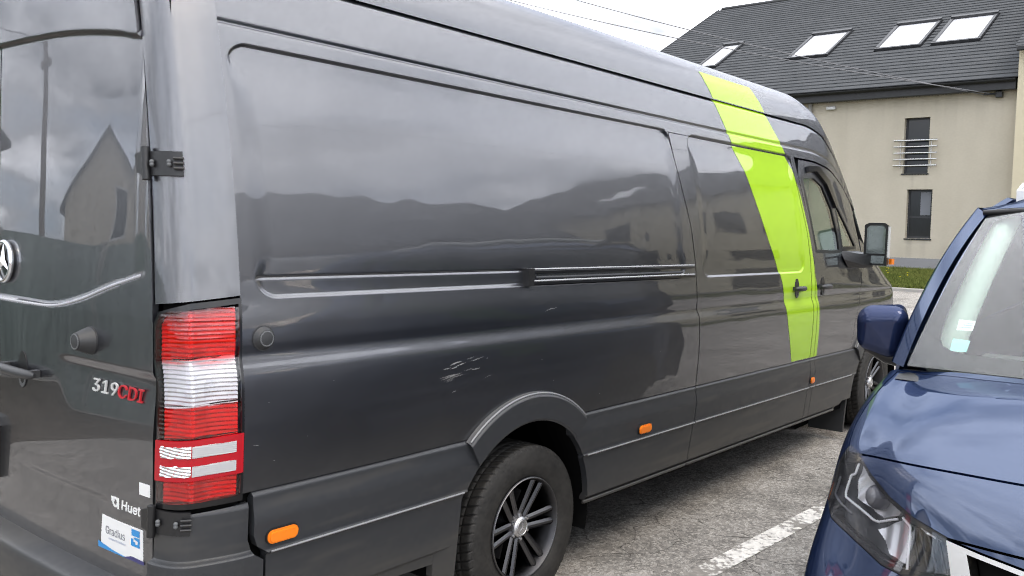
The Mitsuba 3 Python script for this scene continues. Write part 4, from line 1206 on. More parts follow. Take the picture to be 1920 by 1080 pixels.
# headlights: clear cover, black housing, bowls, light strip
for sg in (1, -1):
    L_ = (lambda P: P) if sg > 0 else mir
    hk = badd('headlight', panel(L_(lamp_p), QG, TG, nose(0.001), flip=True, post=c2w), 'clear_lens')
    add(f'{hk}__housing', panel(L_(lamp_p.buffer(0.004)), QG, TG, nose(lambda q, t: -0.040 + 0.006 * np.sin(q * 80) * np.sin(t * 60)), flip=True, post=c2w), 'housing_grey')
    add(f'{hk}__rim', panel(L_(lamp_p.buffer(.003).difference(lamp_p.buffer(-.006))), QG, TG, nose(-0.0008), flip=True, skirt=0.036, post=c2w), 'black_plastic')
    up = Polygon([(.798, .622), (.760, .583), (.715, .552), (.676, .532), (.690, .512), (.733, .500), (.806, .524), (.806, .570)])
    add(f'{hk}__reflector', panel(L_(up), QG, TG, nose(lambda q, t: -0.022 - 0.016 * np.cos((np.abs(q) - .745) * 22) * np.cos((t - .55) * 22) + 0.003 * np.sin(q * 150 + t * 90)), flip=True, skirt=0.01, post=c2w), 'headlight_bowl')
    eye = c2w(nose(-0.022)(np.array([.745 * sg]), np.array([.538])))[0]
    add(f'{hk}__projector', trimesh.creation.icosphere(3, 0.030).apply_translation(eye), 'projector_glass')
    lowr = Polygon([(.735, .479), (.682, .507), (.648, .500), (.650, .442), (.700, .448)])
    add(f'{hk}__reflector', panel(L_(lowr), QG, TG, nose(lambda q, t: -0.022 - 0.010 * np.cos((np.abs(q) - .69) * 30) + 0.0025 * np.sin(q * 190)), flip=True, skirt=0.01, post=c2w), 'headlight_bowl')
    inr = Polygon([(.640, .520), (.600, .508), (.575, .500), (.585, .490), (.625, .500)])
    add(f'{hk}__reflector', panel(L_(inr), QG, TG, nose(lambda q, t: -0.020 + 0.004 * np.sin(q * 170 + t * 200)), flip=True, skirt=0.008, post=c2w), 'headlight_bowl')
    for pts in ([(.800, .612), (.806, .580), (.818, .575), (.829, .522), (.732, .490), (.676, .507)], [(.664, .512), (.643, .500), (.638, .434)], [(.858, .560), (.868, .515), (.800, .492)]):
        q_, t_ = np.array(pts).T
        k_ = np.linspace(0, 1, 24)
        s_ = np.linspace(0, 1, len(q_))
        P = nose(-0.011)(np.interp(k_, s_, q_) * sg, np.interp(k_, s_, t_))
        add(f'{hk}__light_strip', tube(c2w(P), 0.0032, 6), 'white_plastic' if pts[0][0] < .85 else 'grey_trim')
    # dark inner fins
    for j in range(4):
        q0 = .560 + .020 * j
        P = nose(-0.022)(np.linspace(q0, q0 + .03, 10) * sg, np.linspace(.448, .500, 10))
        add(f'{hk}__fin', tube(c2w(P), 0.004, 6), 'dark_trim')

# windscreen, its printed border, stickers
MG, RG = np.linspace(-1, 1, 61), np.linspace(0, 1, 31)
wk = badd('windscreen', panel(sbox(-1, 0, 1, 1), MG, RG, shield(), flip=True, post=c2w), 'windscreen_glass')
clear = Polygon([(.86, .055), (.915, .085), (.945, .14), (.95, .50), (.955, .93), (.90, .965), (-.90, .965), (-.955, .93), (-.95, .50), (-.945, .14), (-.915, .085), (-.86, .055), (-.5, .045), (.5, .045)]).buffer(.02).buffer(-.02)
clear = Polygon([(.80, .085), (.87, .095), (.905, .115), (.925, .15), (.938, .25), (.955, .93), (.90, .965), (-.90, .965), (-.955, .93), (-.938, .25), (-.925, .15), (-.905, .115), (-.87, .095), (-.80, .085), (-.4, .07), (.4, .07)])
add(f'{wk}__black_border', panel(sbox(-.998, 0.0, .998, .998).difference(clear), MG, RG, shield(0.003), flip=True, post=c2w), 'frit')
for (pts, m_, lb) in (([(.892, .262), (.832, .258), (.830, .204), (.886, .205)], 'sticker_white', 'white paper sticker, the upper of two inside the windscreen'), ([(.884, .160), (.824, .155), (.822, .098), (.878, .098)], 'sticker_cyan', 'pale green paper sticker, the lower of two inside the windscreen')):
    add(f'{wk}__sticker', panel(Polygon(pts), np.linspace(.7, 1, 20), np.linspace(0, .3, 16), shield(0.005), flip=True, post=c2w), m_, label=lb)
for j in range(3):
    add(f'{wk}__sticker_print', panel(sbox(.838, .218 + .012 * j, .880 - .01 * j, .221 + .012 * j), np.linspace(.8, .95, 6), np.linspace(0, .3, 8), shield(0.0035), flip=True, post=c2w), 'print_pale')
# cowl strip
cw = lambda m, u: np.stack([.585 + .165 * m**2 + .095 * u, m * .832, 1.222 - .024 * m**2 + 0.016 * u], -1)
badd('cowl', grid(cw, np.linspace(-1, 1, 40), np.linspace(0, 1, 4), flip=True, post=c2w), 'dark_trim')


def bside(off=0.0, sg=1):
    sq = PC([.22, .35, .60, .80, 1.0, 1.08, 1.16, 1.24, 1.5, 1.66, 1.72], [.86, .90, .92, .925, .917, .905, .886, .868, .812, .772, .745])
    def fn(s, z):
        q = sq(z) - 0.10 * sstep(3.9, 4.42, s) ** 2 * 1.0 + off
        q = q - 0.014 * np.exp(-((z - .62) / .05) ** 2) - .006 * (sstep(.90, .935, z) - sstep(.98, 1.05, z))
        return np.stack([s, sg * q, z], -1)
    return fn


SG, ZG = np.arange(.3, 4.6, .05), np.arange(.2, 1.76, .03)
fw, rw = Point(.92, .32), Point(3.70, .32)
low_side = Polygon([(.60, .86), (.72, .96), (.90, 1.04), (1.08, 1.08), (1.0, 1.13), (.98, 1.23), (1.16, 1.23), (4.30, 1.20), (4.40, 1.10), (4.41, .40), (4.30, .25), (.50, .25), (.42, .45), (.44, .72)]).difference(fw.buffer(.37)).difference(rw.buffer(.37))
glass_side = Polygon([(1.24, 1.235), (1.72, 1.64), (2.0, 1.672), (3.9, 1.66), (4.10, 1.60), (4.18, 1.235)])
for sg in (1, -1):
    badd('side_panel', panel(low_side, SG, ZG, bside(0, sg), flip=sg < 0, skirt=.01, post=c2w), 'blue_paint')
    badd('side_window', panel(glass_side, SG, ZG, bside(-.006, sg), flip=sg < 0, post=c2w), 'pane_dark')
    frame = Polygon([(1.10, 1.225), (1.16, 1.235), (1.66, 1.665), (2.0, 1.725), (4.05, 1.715), (4.32, 1.60), (4.36, 1.21)]).difference(glass_side)
    badd('roof_frame', panel(frame, SG, ZG, bside(0, sg), flip=sg < 0, skirt=.02, post=c2w), 'blue_paint')
    sill = sbox(1.3, .235, 3.3, .34)
    badd('sill', panel(sill, SG, ZG, bside(.012, sg), flip=sg < 0, skirt=.02, post=c2w), 'cladding')
    # windscreen pillar
    base = np.array([(.800, .822, 1.226), (.87, .864, 1.228), (1.02, .870, 1.222), (1.12, .862, 1.226)]) * [1, sg, 1]
    top = np.array([(1.405, .730, 1.668), (1.455, .758, 1.690), (1.60, .764, 1.690), (1.68, .758, 1.676)]) * [1, sg, 1]
    f_ = np.linspace(0, 1, 14)
    kk = PC(np.arange(4), np.eye(4))
    def pil(u, v, base=base, top=top):
        a = np.stack([np.interp(u * 3, np.arange(4), base[:, k]) for k in range(3)], -1)
        b = np.stack([np.interp(u * 3, np.arange(4), top[:, k]) for k in range(3)], -1)
        p = a + (b - a) * v[:, None]
        bow = 4 * v * (1 - v)
        p[:, 2] += .026 * bow
        p[:, 1] += sg * (.012 * bow + .010 * np.sin(np.pi * u))
        return p
    badd('windscreen_pillar', grid(pil, np.linspace(0, 1, 16), f_, flip=sg > 0, post=c2w), 'blue_paint')
    lin = np.stack([np.linspace(.90, 1.47, 12), sg * np.linspace(.745, .675, 12), np.linspace(1.21, 1.655, 12) + .02 * np.sin(np.linspace(0, np.pi, 12))], -1)
    badd('pillar_trim', tube(c2w(lin), 0.040, 12), 'interior_light')
# roof
def broof(m, u):
    s = 1.40 + .015 * m**2 + u * 2.85
    w = .748 + .012 * sstep(0, .2, u) - .03 * sstep(.8, 1, u)
    z0 = 1.700 - .030 * m**2 + 0.012
    rise = PC([0, .03, .10, .25, .5, .85, 1.0], [0, .024, .058, .092, .110, .085, .03])(u)
    ed = sstep(.80, 1.0, np.abs(m))
    z = z0 + rise * (1 - .45 * ed) - .02 * m**2 * sstep(0, .1, u)
    return np.stack([s, m * w, z], -1)
rk_ = badd('roof', grid(broof, np.linspace(-1, 1, 41), np.linspace(0, 1, 60), flip=True, post=c2w), 'blue_paint')
badd('roof_edge_seal', tube(c2w(np.stack([1.385 + .02 * np.linspace(-1, 1, 30)**2, np.linspace(-.74, .74, 30), 1.700 - .03 * np.linspace(-1, 1, 30)**2 + .002], -1)), 0.009, 8), 'black_plastic')
for sg in (1, -1):
    u = np.linspace(.115, .86, 26)
    P = broof(np.full(26, .885 * sg), u)
    P[:, 2] += .030 + .018 * np.sin(np.pi * np.clip((u - .115) / .745, 0, 1)) ** .5
    r_ = np.full(26, .016); r_[[0, -1]] = .013
    rl = badd('roof_rail', tube(c2w(P * [1, 1, 1]), r_, 12), 'white_plastic', label=None)
    for u0 in (.108, .83):
        p = c2w(broof(np.array([.885 * sg] * 2), np.array([u0, u0 + .035])))
        pts = [(x, y + d, z + h) for (x, y, z) in p for d in (-.024, .024) for h in (-.012, .030)] + [(p[1][0], p[1][1] + d, p[1][2] + .052) for d in (-.018, .018)]
        add(f'{rl}__foot', hull_mesh(pts), 'dark_trim' if u0 > .5 else 'white_plastic', 40)
# cabin
tail = lambda m, v: np.stack([4.40 - .10 * v**2 - .06 * m**2, m * (.90 - .15 * sstep(.5, 1, v)), .28 + v * 1.42], -1)
badd('tailgate', grid(tail, np.linspace(-1, 1, 24), np.linspace(0, 1, 24), post=c2w), 'blue_paint')
def cb(*a):
    m = bx(*a)
    m.vertices = c2w(np.asarray(m.vertices))
    return m
badd('dashboard', cb(.86, 1.45, -.76, .76, .95, 1.205, .05), 'dash_grey', 40)
st = []
for q in (-.42, .42):
    badd('seat', cat_mesh([cb(2.15, 2.32, q - .25, q + .25, .75, 1.32, .06), cb(2.18, 2.28, q - .13, q + .13, 1.36, 1.56, .04)]), 'seat_cloth', 40)
badd('rear_seat', cb(3.05, 3.25, -.68, .68, .7, 1.30, .06), 'seat_cloth', 40)
badd('cabin_floor', cb(.5, 4.3, -.82, .82, .24, .34), 'liner_black', 30)
badd('headlining', grid(lambda m, u: broof(m, u) - np.array([0, 0, .03]), np.linspace(-.97, .97, 10), np.linspace(0.02, 1, 10), post=c2w), 'interior_light')
badd('rear_view_mirror', cb(1.22, 1.25, -.12, .12, 1.53, 1.60, .01), 'black_plastic', 30)
# door mirrors
for sg in (1, -1):
    hv = []
    for s, dq, z, r in ((1.10, .930, 1.325, .046), (1.10, .990, 1.318, .052), (1.10, .940, 1.245, .040), (1.10, 1.000, 1.262, .040), (1.15, .93, 1.345, .028), (1.15, 1.000, 1.335, .030), (1.15, .935, 1.235, .028), (1.15, 1.005, 1.262, .028)):
        sp = trimesh.creation.icosphere(3, r).vertices
        hv += [(s + p[0] * .8, sg * (dq + p[1]), z + p[2]) for p in sp]
    mk2 = badd('door_mirror', hull_mesh(c2w(np.array(hv))), 'blue_dark', True)
    arm = []
    for s, dq, z, r in ((1.13, .87, 1.195, .030), (1.20, .87, 1.205, .030), (1.12, .95, 1.208, .028), (1.11, 1.0, 1.232, .022), (1.14, .90, 1.225, .03)):
        sp = trimesh.creation.icosphere(2, r).vertices
        arm += [(s + p[0], sg * (dq + p[1]), z + p[2]) for p in sp]
    add(f'{mk2}__arm', hull_mesh(c2w(np.array(arm))), 'black_gloss', True)
    add(f'{mk2}__glass', cb(1.180, 1.186, sg * .91, sg * 1.015, 1.235, 1.350, .01), 'mirror_silver', 30)
for s, q in ((.92, .80), (.92, -.80), (3.70, .80), (3.70, -.80)):
    p = c2w(np.array([s, q, 0.0]))
    wheel(B, p[0], p[1], 40 * s, left=q > 0 and False or q > 0, steer=2.5 + 180, z=.318, detail=False, scale=.92)
for s in (.92, 3.70):
    for q in (-1, 1):
        th = np.linspace(-.3, np.pi + .3, 24)
        badd('wheel_well', grid(lambda a, y, s=s, q=q: np.stack([s + .365 * np.cos(a), y * q, .32 + .365 * np.sin(a)], -1), th, np.linspace(.5, .91, 4), post=c2w), 'liner_black')
scene['headlight_bowl'] = two({'type': 'blendbsdf', 'weight': 0.6, 'a': {'type': 'diffuse', 'reflectance': rgb(0.55)}, 'b': {'type': 'roughconductor', 'material': 'none', 'specular_reflectance': rgb(0.85), 'alpha': 0.10}})
glossy('housing_grey', (0.035, 0.036, 0.038), 0.12)
matte('frit', (0.022, 0.022, 0.023))
glossy('projector_glass', (0.10, 0.10, 0.11), 0.02)
matte('dash_grey', (0.16, 0.17, 0.17))
paint('blue_dark', rgb(0.006, 0.010, 0.030), (0.03, 0.05, 0.14), 0.3, 0.25, 1.65)

# ================================================================== GROUND
add('ground', grid(lambda x, y: np.stack([x, y, 0 * x - 0.02], -1), np.linspace(-400, 400, 9), np.linspace(-400, 400, 9)), 'soil', False, kind='structure', label='soil under and beyond the car park')
add('car_park', grid(lambda x, y: np.stack([x, y, 0 * x], -1), np.linspace(-25, 19.3, 40), np.linspace(-30, 40, 40)), 'asphalt', False, kind='structure', label='worn grey asphalt with fine cracks')
def strip(p0, p1, w, h=0.004):
    p0, p1 = np.array(p0), np.array(p1)
    d = (p1 - p0) / np.linalg.norm(p1 - p0)
    n = np.array([-d[1], d[0]]) * w / 2
    a = [p0 - n, p1 - n, p1 + n, p0 + n]
    return trimesh.Trimesh([(x, y, h) for x, y in a], [[0, 1, 2], [0, 2, 3]], process=False)
for p0, p1 in (((-0.2, -1.17), (5.2, -1.52)), ((-0.2, -4.10), (5.2, -4.30)), ((-0.2, 1.55), (5.2, 1.40)), ((12.9, 0.1), (13.9, 2.6)), ((12.9, -4.0), (13.5, -2.0))):
    add('parking_line', strip(p0, p1, 0.118), 'road_line', False, kind='structure', label='worn white painted parking bay line')
add('grass_kerb', bx(19.18, 19.32, -26, 24, -0.02, 0.07, 0.01), 'concrete', 30, kind='structure', label='low stone kerb along the grass')
add('grass_verge', grid(lambda x, y: np.stack([x, y, 0.05 + 0.03 * (meshkit.noise(np.stack([x * .4, y * .4, 0 * x], -1)) - .5)], -1), np.linspace(19.32, 27, 10), np.linspace(-26, 24, 40)), 'soil', True, kind='structure', label='ground under the grass strip')


def blades(n, x0, x1, y0, y1, h0, h1, w):
    x, y = rng.uniform(x0, x1, n), rng.uniform(y0, y1, n)
    a = rng.uniform(0, 2 * np.pi, n)
    h = rng.uniform(h0, h1, n)
    lean = rng.normal(0, .35, (n, 2)) * h[:, None]
    z0 = np.full(n, .045)
    b0 = np.stack([x - np.cos(a) * w, y - np.sin(a) * w, z0], -1)
    b1 = np.stack([x + np.cos(a) * w, y + np.sin(a) * w, z0], -1)
    t = np.stack([x + lean[:, 0], y + lean[:, 1], z0 + h], -1)
    r = np.arange(n)
    return trimesh.Trimesh(np.vstack([b0, b1, t]), np.stack([r, r + n, r + 2 * n], -1), process=False)


add('grass', cat_mesh([blades(60000, 19.35, 26.4, 0.0, 8.0, .05, .14, .012), blades(40000, 19.35, 26.4, -22, 20, .05, .14, .02)]), 'grass_blades', False, kind='stuff', label='short rough green grass along the house', cat='grass')
n_ = 160
fx, fy = rng.uniform(19.6, 26.0, n_), rng.uniform(-3, 9, n_)
add('dandelions', cat_mesh([trimesh.creation.icosphere(0, .022).apply_scale([1, 1, .5]).apply_translation((a, b, .15)) for a, b in zip(fx, fy)]), 'dandelion', True, kind='stuff', label='small yellow flowers scattered in the grass', cat='flower')

# ================================================================== THE APARTMENT HOUSE
H = 'apartment_house'
labels[H] = {'label': 'cream rendered apartment house with a dark slate roof and skylights', 'category': 'house'}
XF, YL, YR = 26.6, 16.3, 2.1


def house_wall(key, x, y0, y1, z0, z1, holes, mat, th=0.32):
    """A wall across the x axis facing -x with rectangular openings (y0, y1, z0, z1)."""
    p = sbox(min(y0, y1), z0, max(y0, y1), z1)
    for h in holes:
        p = p.difference(sbox(min(h[:2]), h[2], max(h[:2]), h[3]))
    m = extrude(p, th)
    v = np.asarray(m.vertices)
    m.vertices = np.stack([x + v[:, 2], v[:, 0], v[:, 1]], -1)
    m.faces = m.faces[:, ::-1]
    m.fix_normals()
    return add(key, m, mat, False)


def window(owner, x, y0, y1, z0, z1, split=None, frame='window_frame'):
    k, i = f'{owner}__window', 0
    while any(q == k or q.startswith(k + '__') for q in scene):
        i += 1
        k = f'{owner}__window_{i:03d}'
    f = 0.055
    y0, y1 = min(y0, y1), max(y0, y1)
    fr = sbox(y0, z0, y1, z1).difference(sbox(y0 + f, z0 + f, y1 - f, z1 - f))
    if split:
        fr = fr.union(sbox(y0 + f, split - f / 2, y1 - f, split + f / 2))
    m = extrude(fr, .06)
    v = np.asarray(m.vertices)
    m.vertices = np.stack([x + .16 + v[:, 2], v[:, 0], v[:, 1]], -1)
    m.fix_normals()
    add(f'{k}__frame', m, frame, False)
    add(f'{k}__pane', bx(x + .185, x + .20, y0 + f, y1 - f, z0 + f, z1 - f), 'pane_dark', False)
    add(f'{k}__sill', bx(x - .035, x + .15, y0 - .03, y1 + .03, z0 - .045, z0 - .002, .006), 'fascia', 30)
    return k


W1, W2 = (5.02, 4.32, 2.88, 4.49), (4.86, 4.16, .98, 2.41)
more = [(8.9, 8.2, 2.88, 4.49), (8.9, 8.2, .98, 2.41), (13.4, 12.7, 2.88, 4.49), (13.4, 12.7, .98, 2.41)]
house_wall(f'{H}__wall', XF, YL, YR, .40, 5.35, [W1, W2] + more, 'cream_render')
add(f'{H}__plinth', bx(XF - .03, XF + .3, YR, YL, -.05, .40), 'grey_plinth', False)
add(f'{H}__side_wall', bx(XF + .33, XF + 20, YL - .3, YL, 0, 5.3), 'cream_render', False)
for h in [W1, W2] + more:
    w = window(H, XF, *h, split=(h[2] + .62 if h[2] < 2 else None))
    if h[2] > 2:
        ky = (h[0] + h[1]) / 2
        for j in range(5):
            z = 3.10 + j * .182
            add(f'{w}__guard_rail', tube(np.array([(XF - .10, ky + .60, z), (XF - .10, ky, z), (XF - .10, ky - .60, z)]), .022 if j < 4 else .026, 8), 'steel')
        for s in (-.42, .42):
            add(f'{w}__guard_post', tube(np.array([(XF - .03, ky + s, z) for z in (3.03, 3.45, 3.86)]), .012, 6), 'steel')
add(f'{H}__fascia', bx(XF - .34, XF - .06, YR, YL, 5.08, 5.30, .01), 'fascia', 30)
add(f'{H}__soffit', bx(XF - .30, XF + .02, YR, YL, 5.30, 5.345), 'fascia', 30)
a_ = np.linspace(np.pi, 2 * np.pi, 9)
gut = Polygon(np.vstack([np.stack([.07 * np.cos(a_), .07 * np.sin(a_)], -1), np.stack([.063 * np.cos(a_[::-1]), .063 * np.sin(a_[::-1])], -1)]))
gm = extrude(gut, YL - YR)
v = np.asarray(gm.vertices)
gm.vertices = np.stack([XF - .42 + v[:, 0], YR + v[:, 2], 5.36 + v[:, 1]], -1)
add(f'{H}__gutter', gm, 'fascia', 30)
add(f'{H}__downpipe', tube(np.array([(XF - .08, 7.85, z) for z in np.linspace(5.1, .1, 12)]), .06, 12), 'concrete')
add(f'{H}__wall_lamp', bx(XF - .12, XF, 7.06, 7.34, 4.86, 4.96, .02), 'white_frame', 30)
TR = math.atan(.5095)
CR, SR = math.cos(TR), math.sin(TR)
def roof_pt(l, y, h, x0=XF - .42, z0=5.38):
    """l metres up the slope, h metres above it."""
    return (x0 + l * CR - h * SR, y, z0 + l * SR + h * CR)
pitch_ = .31
n_c = 39
skylights = [(12.55, 13.40), (8.42, 9.86), (5.44, 6.88), (3.73, 5.14)]
sl = (3.50, 6.10)
def cut_y(l0, l1, ya, yb, sk):
    """The stretches of a course between the skylights."""
    segs = [(ya, yb)]
    if l1 > sl[0] - .02 and l0 < sl[1] + .02:
        for a, b in sk:
            segs = [s for p, q in segs for s in ((p, min(q, a - .02)), (max(p, b + .02), q)) if s[1] - s[0] > .05]
    return segs
for i in range(n_c):
    l0 = i * pitch_
    for ya, yb in cut_y(l0, l0 + pitch_, YR - .05, YL + .15, skylights):
        pts = [roof_pt(l, y, h) for y in (ya, yb) for l, h in ((l0 - .015, .016), (l0 - .015, .042), (l0 + pitch_ + .03, .0), (l0 + pitch_ + .03, .012))]
        add(f'{H}__roof__slate_course', hull_mesh(pts), 'slate', False)
add(f'{H}__roof__deck', hull_mesh([roof_pt(l, y, h) for y in (YR, YL) for l in (0, n_c * pitch_) for h in (-.12, -.01)]), 'fascia', False)
tp = roof_pt(n_c * pitch_, 0, 0)
add(f'{H}__roof__ridge', tube(np.array([(tp[0], y, tp[2] + .02) for y in np.linspace(YR, YL, 6)]), .10, 10), 'fascia')
add(f'{H}__roof__verge', hull_mesh([roof_pt(l, y, h) for y in (YL + .15, YL + .19) for l in (-.02, n_c * pitch_) for h in (-.16, .05)]), 'fascia', False)
add(f'{H}__roof__rear_slope', hull_mesh([(tp[0], YR, tp[2]), (tp[0], YL, tp[2]), (tp[0] + 11, YR, 5.3), (tp[0] + 11, YL, 5.3), (tp[0], YR, tp[2] - .1), (tp[0], YL, tp[2] - .1), (tp[0] + 11, YR, 5.2), (tp[0] + 11, YL, 5.2)]), 'slate', False)
gab = hull_mesh([(XF, YL, 5.3), (XF + 20.5, YL, 5.3), (tp[0], YL, tp[2] - .05), (XF, YL - .25, 5.3), (XF + 20.5, YL - .25, 5.3), (tp[0], YL - .25, tp[2] - .05)])
add(f'{H}__gable', gab, 'cream_render', False)
for a, b in skylights:
    k, i = f'{H}__skylight', 0
    while f'{k}__frame' in scene:
        i += 1
        k = f'{H}__skylight_{i:03d}'
    fr = []
    for (l0, l1, y0, y1, h) in ((sl[0], sl[0] + .11, a, b, .10), (sl[1] - .16, sl[1], a, b, .16), (sl[0] + .11, sl[1] - .16, a, a + .09, .11), (sl[0] + .11, sl[1] - .16, b - .09, b, .11)):
        fr.append(hull_mesh([roof_pt(l, y, hh) for l in (l0, l1) for y in (y0, y1) for hh in (-.02, h)]))
    add(f'{k}__frame', cat_mesh(fr), 'window_frame', False)
    add(f'{k}__pane', hull_mesh([roof_pt(l, y, hh) for l in (sl[0] + .1, sl[1] - .15) for y in (a + .08, b - .08) for hh in (.05, .065)]), 'skylight_glass', False)
    if b - a > 1:
        add(f'{k}__blind', hull_mesh([roof_pt(l, y, hh) for l in (sl[0] + .35, sl[0] + 1.3) for y in (a + .28, b - .28) for hh in (.067, .069)]), 'white_plastic', False)

add(f'{H}__window_001__curtain', bx(XF + .178, XF + .183, 4.24, 4.52, 1.66, 2.33), 'print_grey', False)
# the neighbour on its right: pale yellow, same slate roof (seen at the frame's edge and mirrored in the van)
N = 'yellow_house'
labels[N] = {'label': 'pale yellow rendered house adjoining the cream house, at the right edge', 'category': 'house'}
xn, yn0, yn1 = 26.2, 2.05, -24.0
wn = [(-.3, -1.3, 1.0, 2.5), (-3.3, -5.3, 1.0, 2.4), (-7.2, -8.1, 1.0, 2.5), (-.3, -1.2, 3.6, 5.0), (-4.0, -4.9, 3.6, 5.0), (-10.6, -12.2, 1.0, 2.5), (-10.8, -12.0, 3.7, 5.0), (-14.6, -17.4, 1.2, 2.9), (-15.2, -16.4, 3.8, 5.0), (-20.5, -21.7, 1.0, 2.5), (-20.5, -21.7, 3.7, 5.0)]
house_wall(f'{N}__wall', xn, yn0, yn1, .35, 6.15, wn, 'yellow_render')
add(f'{N}__plinth', bx(xn - .03, xn + .3, yn1, yn0, -.05, .35), 'grey_plinth', False)
for h in wn:
    window(N, xn, *h, split=h[2] + .6)
for i in range(34):
    l0 = i * .25
    add(f'{N}__roof__slate_course', hull_mesh([roof_pt(l, y, h, xn - .3, 6.15) for y in (yn1 - .2, yn0 + .05) for l, h in ((l0 - .012, .012), (l0 - .012, .030), (l0 + .28, .0), (l0 + .28, .01))]), 'slate', False)
add(f'{N}__roof__deck', hull_mesh([roof_pt(l, y, h, xn - .3, 6.15) for y in (yn1 - .2, yn0) for l in (0, 34 * .25) for h in (-.12, -.01)]), 'fascia', False)
add(f'{N}__gutter', bx(xn - .40, xn - .28, yn1 - .2, yn0, 6.02, 6.15, .02), 'fascia', 30)
add(f'{N}__side_wall', cat_mesh([bx(xn + .33, xn + 14, yn1, yn1 + .3, 0, 6.1), bx(xn + .33, xn + 14, yn0 - .3, yn0, 0, 6.1), hull_mesh([(xn, yn1, 6.1), (xn + 14.6, yn1, 6.1), (xn + 7.3, yn1, 9.8), (xn, yn1 + .3, 6.1), (xn + 14.6, yn1 + .3, 6.1), (xn + 7.3, yn1 + .3, 9.8)])]), 'yellow_render', False)
add(f'{N}__skylight', hull_mesh([roof_pt(l, y, hh, xn - .3, 6.15) for l in (2.6, 3.9) for y in (-17.2, -15.9) for hh in (.02, .10)]), 'skylight_glass', False)

def simple_house(key, label, cx, cy, w, d, eave, ridge, ang, wall, wins, chimney=False):
    """A gabled house turned by ang degrees: walls, roof, windows. Local x = along the ridge, front gable at -x."""
    labels[key] = {'label': label, 'category': 'house'}
    A = math.radians(ang)
    R_ = np.array([[math.cos(A), -math.sin(A), 0], [math.sin(A), math.cos(A), 0], [0, 0, 1]])
    put = lambda m: trimesh.Trimesh(np.asarray(m.vertices) @ R_.T + [cx, cy, 0], m.faces, process=False)
    pent = Polygon([(-w / 2, 0), (w / 2, 0), (w / 2, eave), (0, ridge), (-w / 2, eave)])
    m = extrude(pent, d)
    v = np.asarray(m.vertices)
    m.vertices = np.stack([v[:, 2], v[:, 0], v[:, 1]], -1)
    m.fix_normals()
    add(f'{key}__wall', put(m), wall, False)
    for s in (-1, 1):
        t = math.atan2(ridge - eave, w / 2)
        pts = []
        for x in (-.35, d + .35):
            for yy, zz in ((0, ridge), (s * (w / 2 + .45), eave - .45 * math.tan(t))):
                pts += [(x, yy, zz + .03), (x, yy, zz + .20)]
        add(f'{key}__roof', put(hull_mesh(pts)), 'slate', False)
    for (face, u, z0, ww, hh) in wins:
        for nm, e, dep, mt in (('window', .09, .04, 'white_frame'), ('window_pane', 0, .06, 'pane_dark')):
            if face == 'front':
                b = bx(-dep, .02, u - ww / 2 - e, u + ww / 2 + e, z0 - e, z0 + hh + e)
            else:
                s = 1 if face == 'left' else -1
                b = bx(u - ww / 2 - e, u + ww / 2 + e, s * (w / 2 - .02), s * (w / 2 + dep), z0 - e, z0 + hh + e)
            add(f'{key}__{nm}', put(b), mt, False)
    if chimney:
        add(f'{key}__chimney', put(bx(d * .6, d * .6 + .7, -.35, .35, ridge - .6, ridge + 1.0)), 'brick_dark', False)


# houses that only show as reflections in the van's side and doors
simple_house('brick_house', 'dark brick house mirrored in the side of the van', 10.6, -21.5, 8, 15, 4.8, 8.4, -2, 'brick_dark', [('front', -2, 1, 1.3, 1.5), ('front', 2, 1, 1.3, 1.5), ('left', 2, 1, 1.3, 1.5), ('left', 7, 1, 1.3, 1.5), ('left', 4.5, 1, 1.1, 2.1)])
simple_house('gabled_house', 'pale gabled house behind the green fence, mirrored in the rear doors', -16.2, 26.5, 5.4, 9, 3.4, 6.3, 128, 'cream_render', [('front', 0.3, 2.2, .9, 1.9), ('left', 3, 1, 1.2, 1.4)])
simple_house('grey_house', 'grey house at the far left, mirrored in the rear doors', -3.9, 24.0, 7.4, 8, 4.4, 6.0, 92, 'concrete', [('left', 3, 1, 1.2, 1.4), ('left', 5.5, 2.6, 1.2, 1.4)], True)

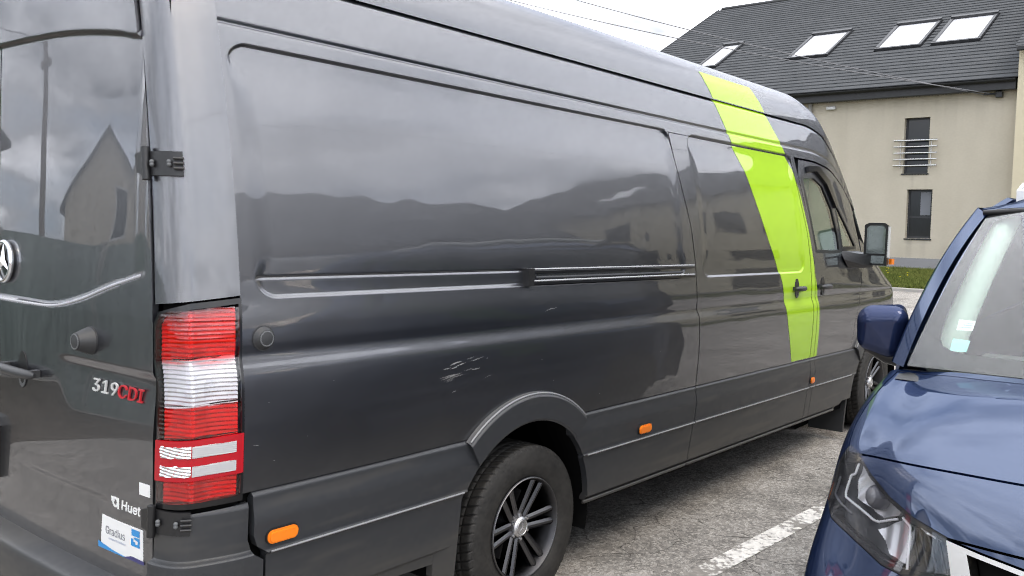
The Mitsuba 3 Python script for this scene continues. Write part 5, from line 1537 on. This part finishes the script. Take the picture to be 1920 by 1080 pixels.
# green corrugated fence behind the bay
F_ = 'corrugated_fence'
labels[F_] = {'label': 'green corrugated sheet fence behind the bays, mirrored in the rear doors', 'category': 'fence'}
fa, fb = np.array([-13.0, 3.4]), np.array([1.5, 8.0])
nseg = 8
for i in range(nseg):
    p, q = fa + (fb - fa) * i / nseg, fa + (fb - fa) * (i + .985) / nseg
    d_ = (q - p) / np.linalg.norm(q - p)
    nn = np.array([-d_[1], d_[0]])
    L_ = np.linalg.norm(q - p)
    def sheet(u, z, p=p, d_=d_, nn=nn):
        w = .022 * np.sin(u * 2 * np.pi / .16) + .02 * (meshkit.noise(np.stack([u * 1.5, z * 2, 0 * u + 3], -1), 31) - .5)
        return np.stack([p[0] + d_[0] * u + nn[0] * w, p[1] + d_[1] * u + nn[1] * w, z], -1)
    add(f'{F_}__sheet', grid(sheet, np.linspace(0, L_, 140), np.linspace(.05, 1.62 + .03 * (i % 3), 8)), 'green_sheet', True)
    add(f'{F_}__post', bx(p[0] - .04, p[0] + .04, p[1] - .04 + .06, p[1] + .04 + .06, 0, 1.7), 'concrete', 30)
# dark planting bed in front of the fence
bd = [fa + np.array([.3, -3.4]), fb + np.array([.3, -3.4]), fb + np.array([0, -.1]), fa + np.array([0, -.1])]
add('planting_bed', trimesh.Trimesh([(x, y, .004) for x, y in bd], [[0, 1, 2], [0, 2, 3]], process=False), 'dark_earth', False, kind='structure', label='dark earth bed in front of the green fence')
# poles and overhead cables
def pole(label, x, y, h, r):
    k = add('utility_pole', tube(np.array([(x, y, z) for z in np.linspace(0, h, 6)]), np.linspace(r, r * .7, 6), 12), 'wood_pole', label=label, cat='pole')
    add(f'{k}__cross_arm', bx(x - .06, x + .06, y - .5, y + .5, h - .5, h - .38), 'wood_pole', 30)
pole('round utility pole behind the green fence, mirrored in the rear doors', -8.0, 18.8, 6.4, .14)
pole('utility pole beyond the van carrying the house cables', 18.6, 20.4, 11.1, .15)
def cable(p, q, sag, r, label):
    t = np.linspace(0, 1, 40)
    P = np.array(p) + (np.array(q) - np.array(p)) * t[:, None]
    P[:, 2] -= sag * 4 * t * (1 - t)
    add('overhead_cable', tube(P, r, 6), 'cable_grey', label=label, cat='cable')
for dz, dx, sg_, wh in ((0, 0, .35, 'upper'), (-.85, -.25, .35, 'lower')):
    cable((26.45, 2.9 + dx, 5.0), (18.6, 20.3, 10.75 + dz), sg_, .015, f'{wh} of two thin grey cables running to the corner of the cream house')
cable((-8.0, 18.8, 6.3), (18.6, 20.3, 9.6), .6, .015, 'thin grey cable between the two utility poles')
cable((26.1, -5.0, 6.0), (-16, -12, 7.5), .9, .015, 'thin grey cable over the car park, mirrored in the van')
kb = add('cable_bracket', cat_mesh([tube(np.array([(26.60, 2.55, 4.98), (26.42, 2.6, 5.0), (26.38, 2.9, 5.0)]), .03, 8), bx(26.40, 26.59, 2.45, 2.62, 4.90, 5.06, .01)]), 'fascia', 40, label='dark cable bracket under the eaves of the cream house', cat='bracket')
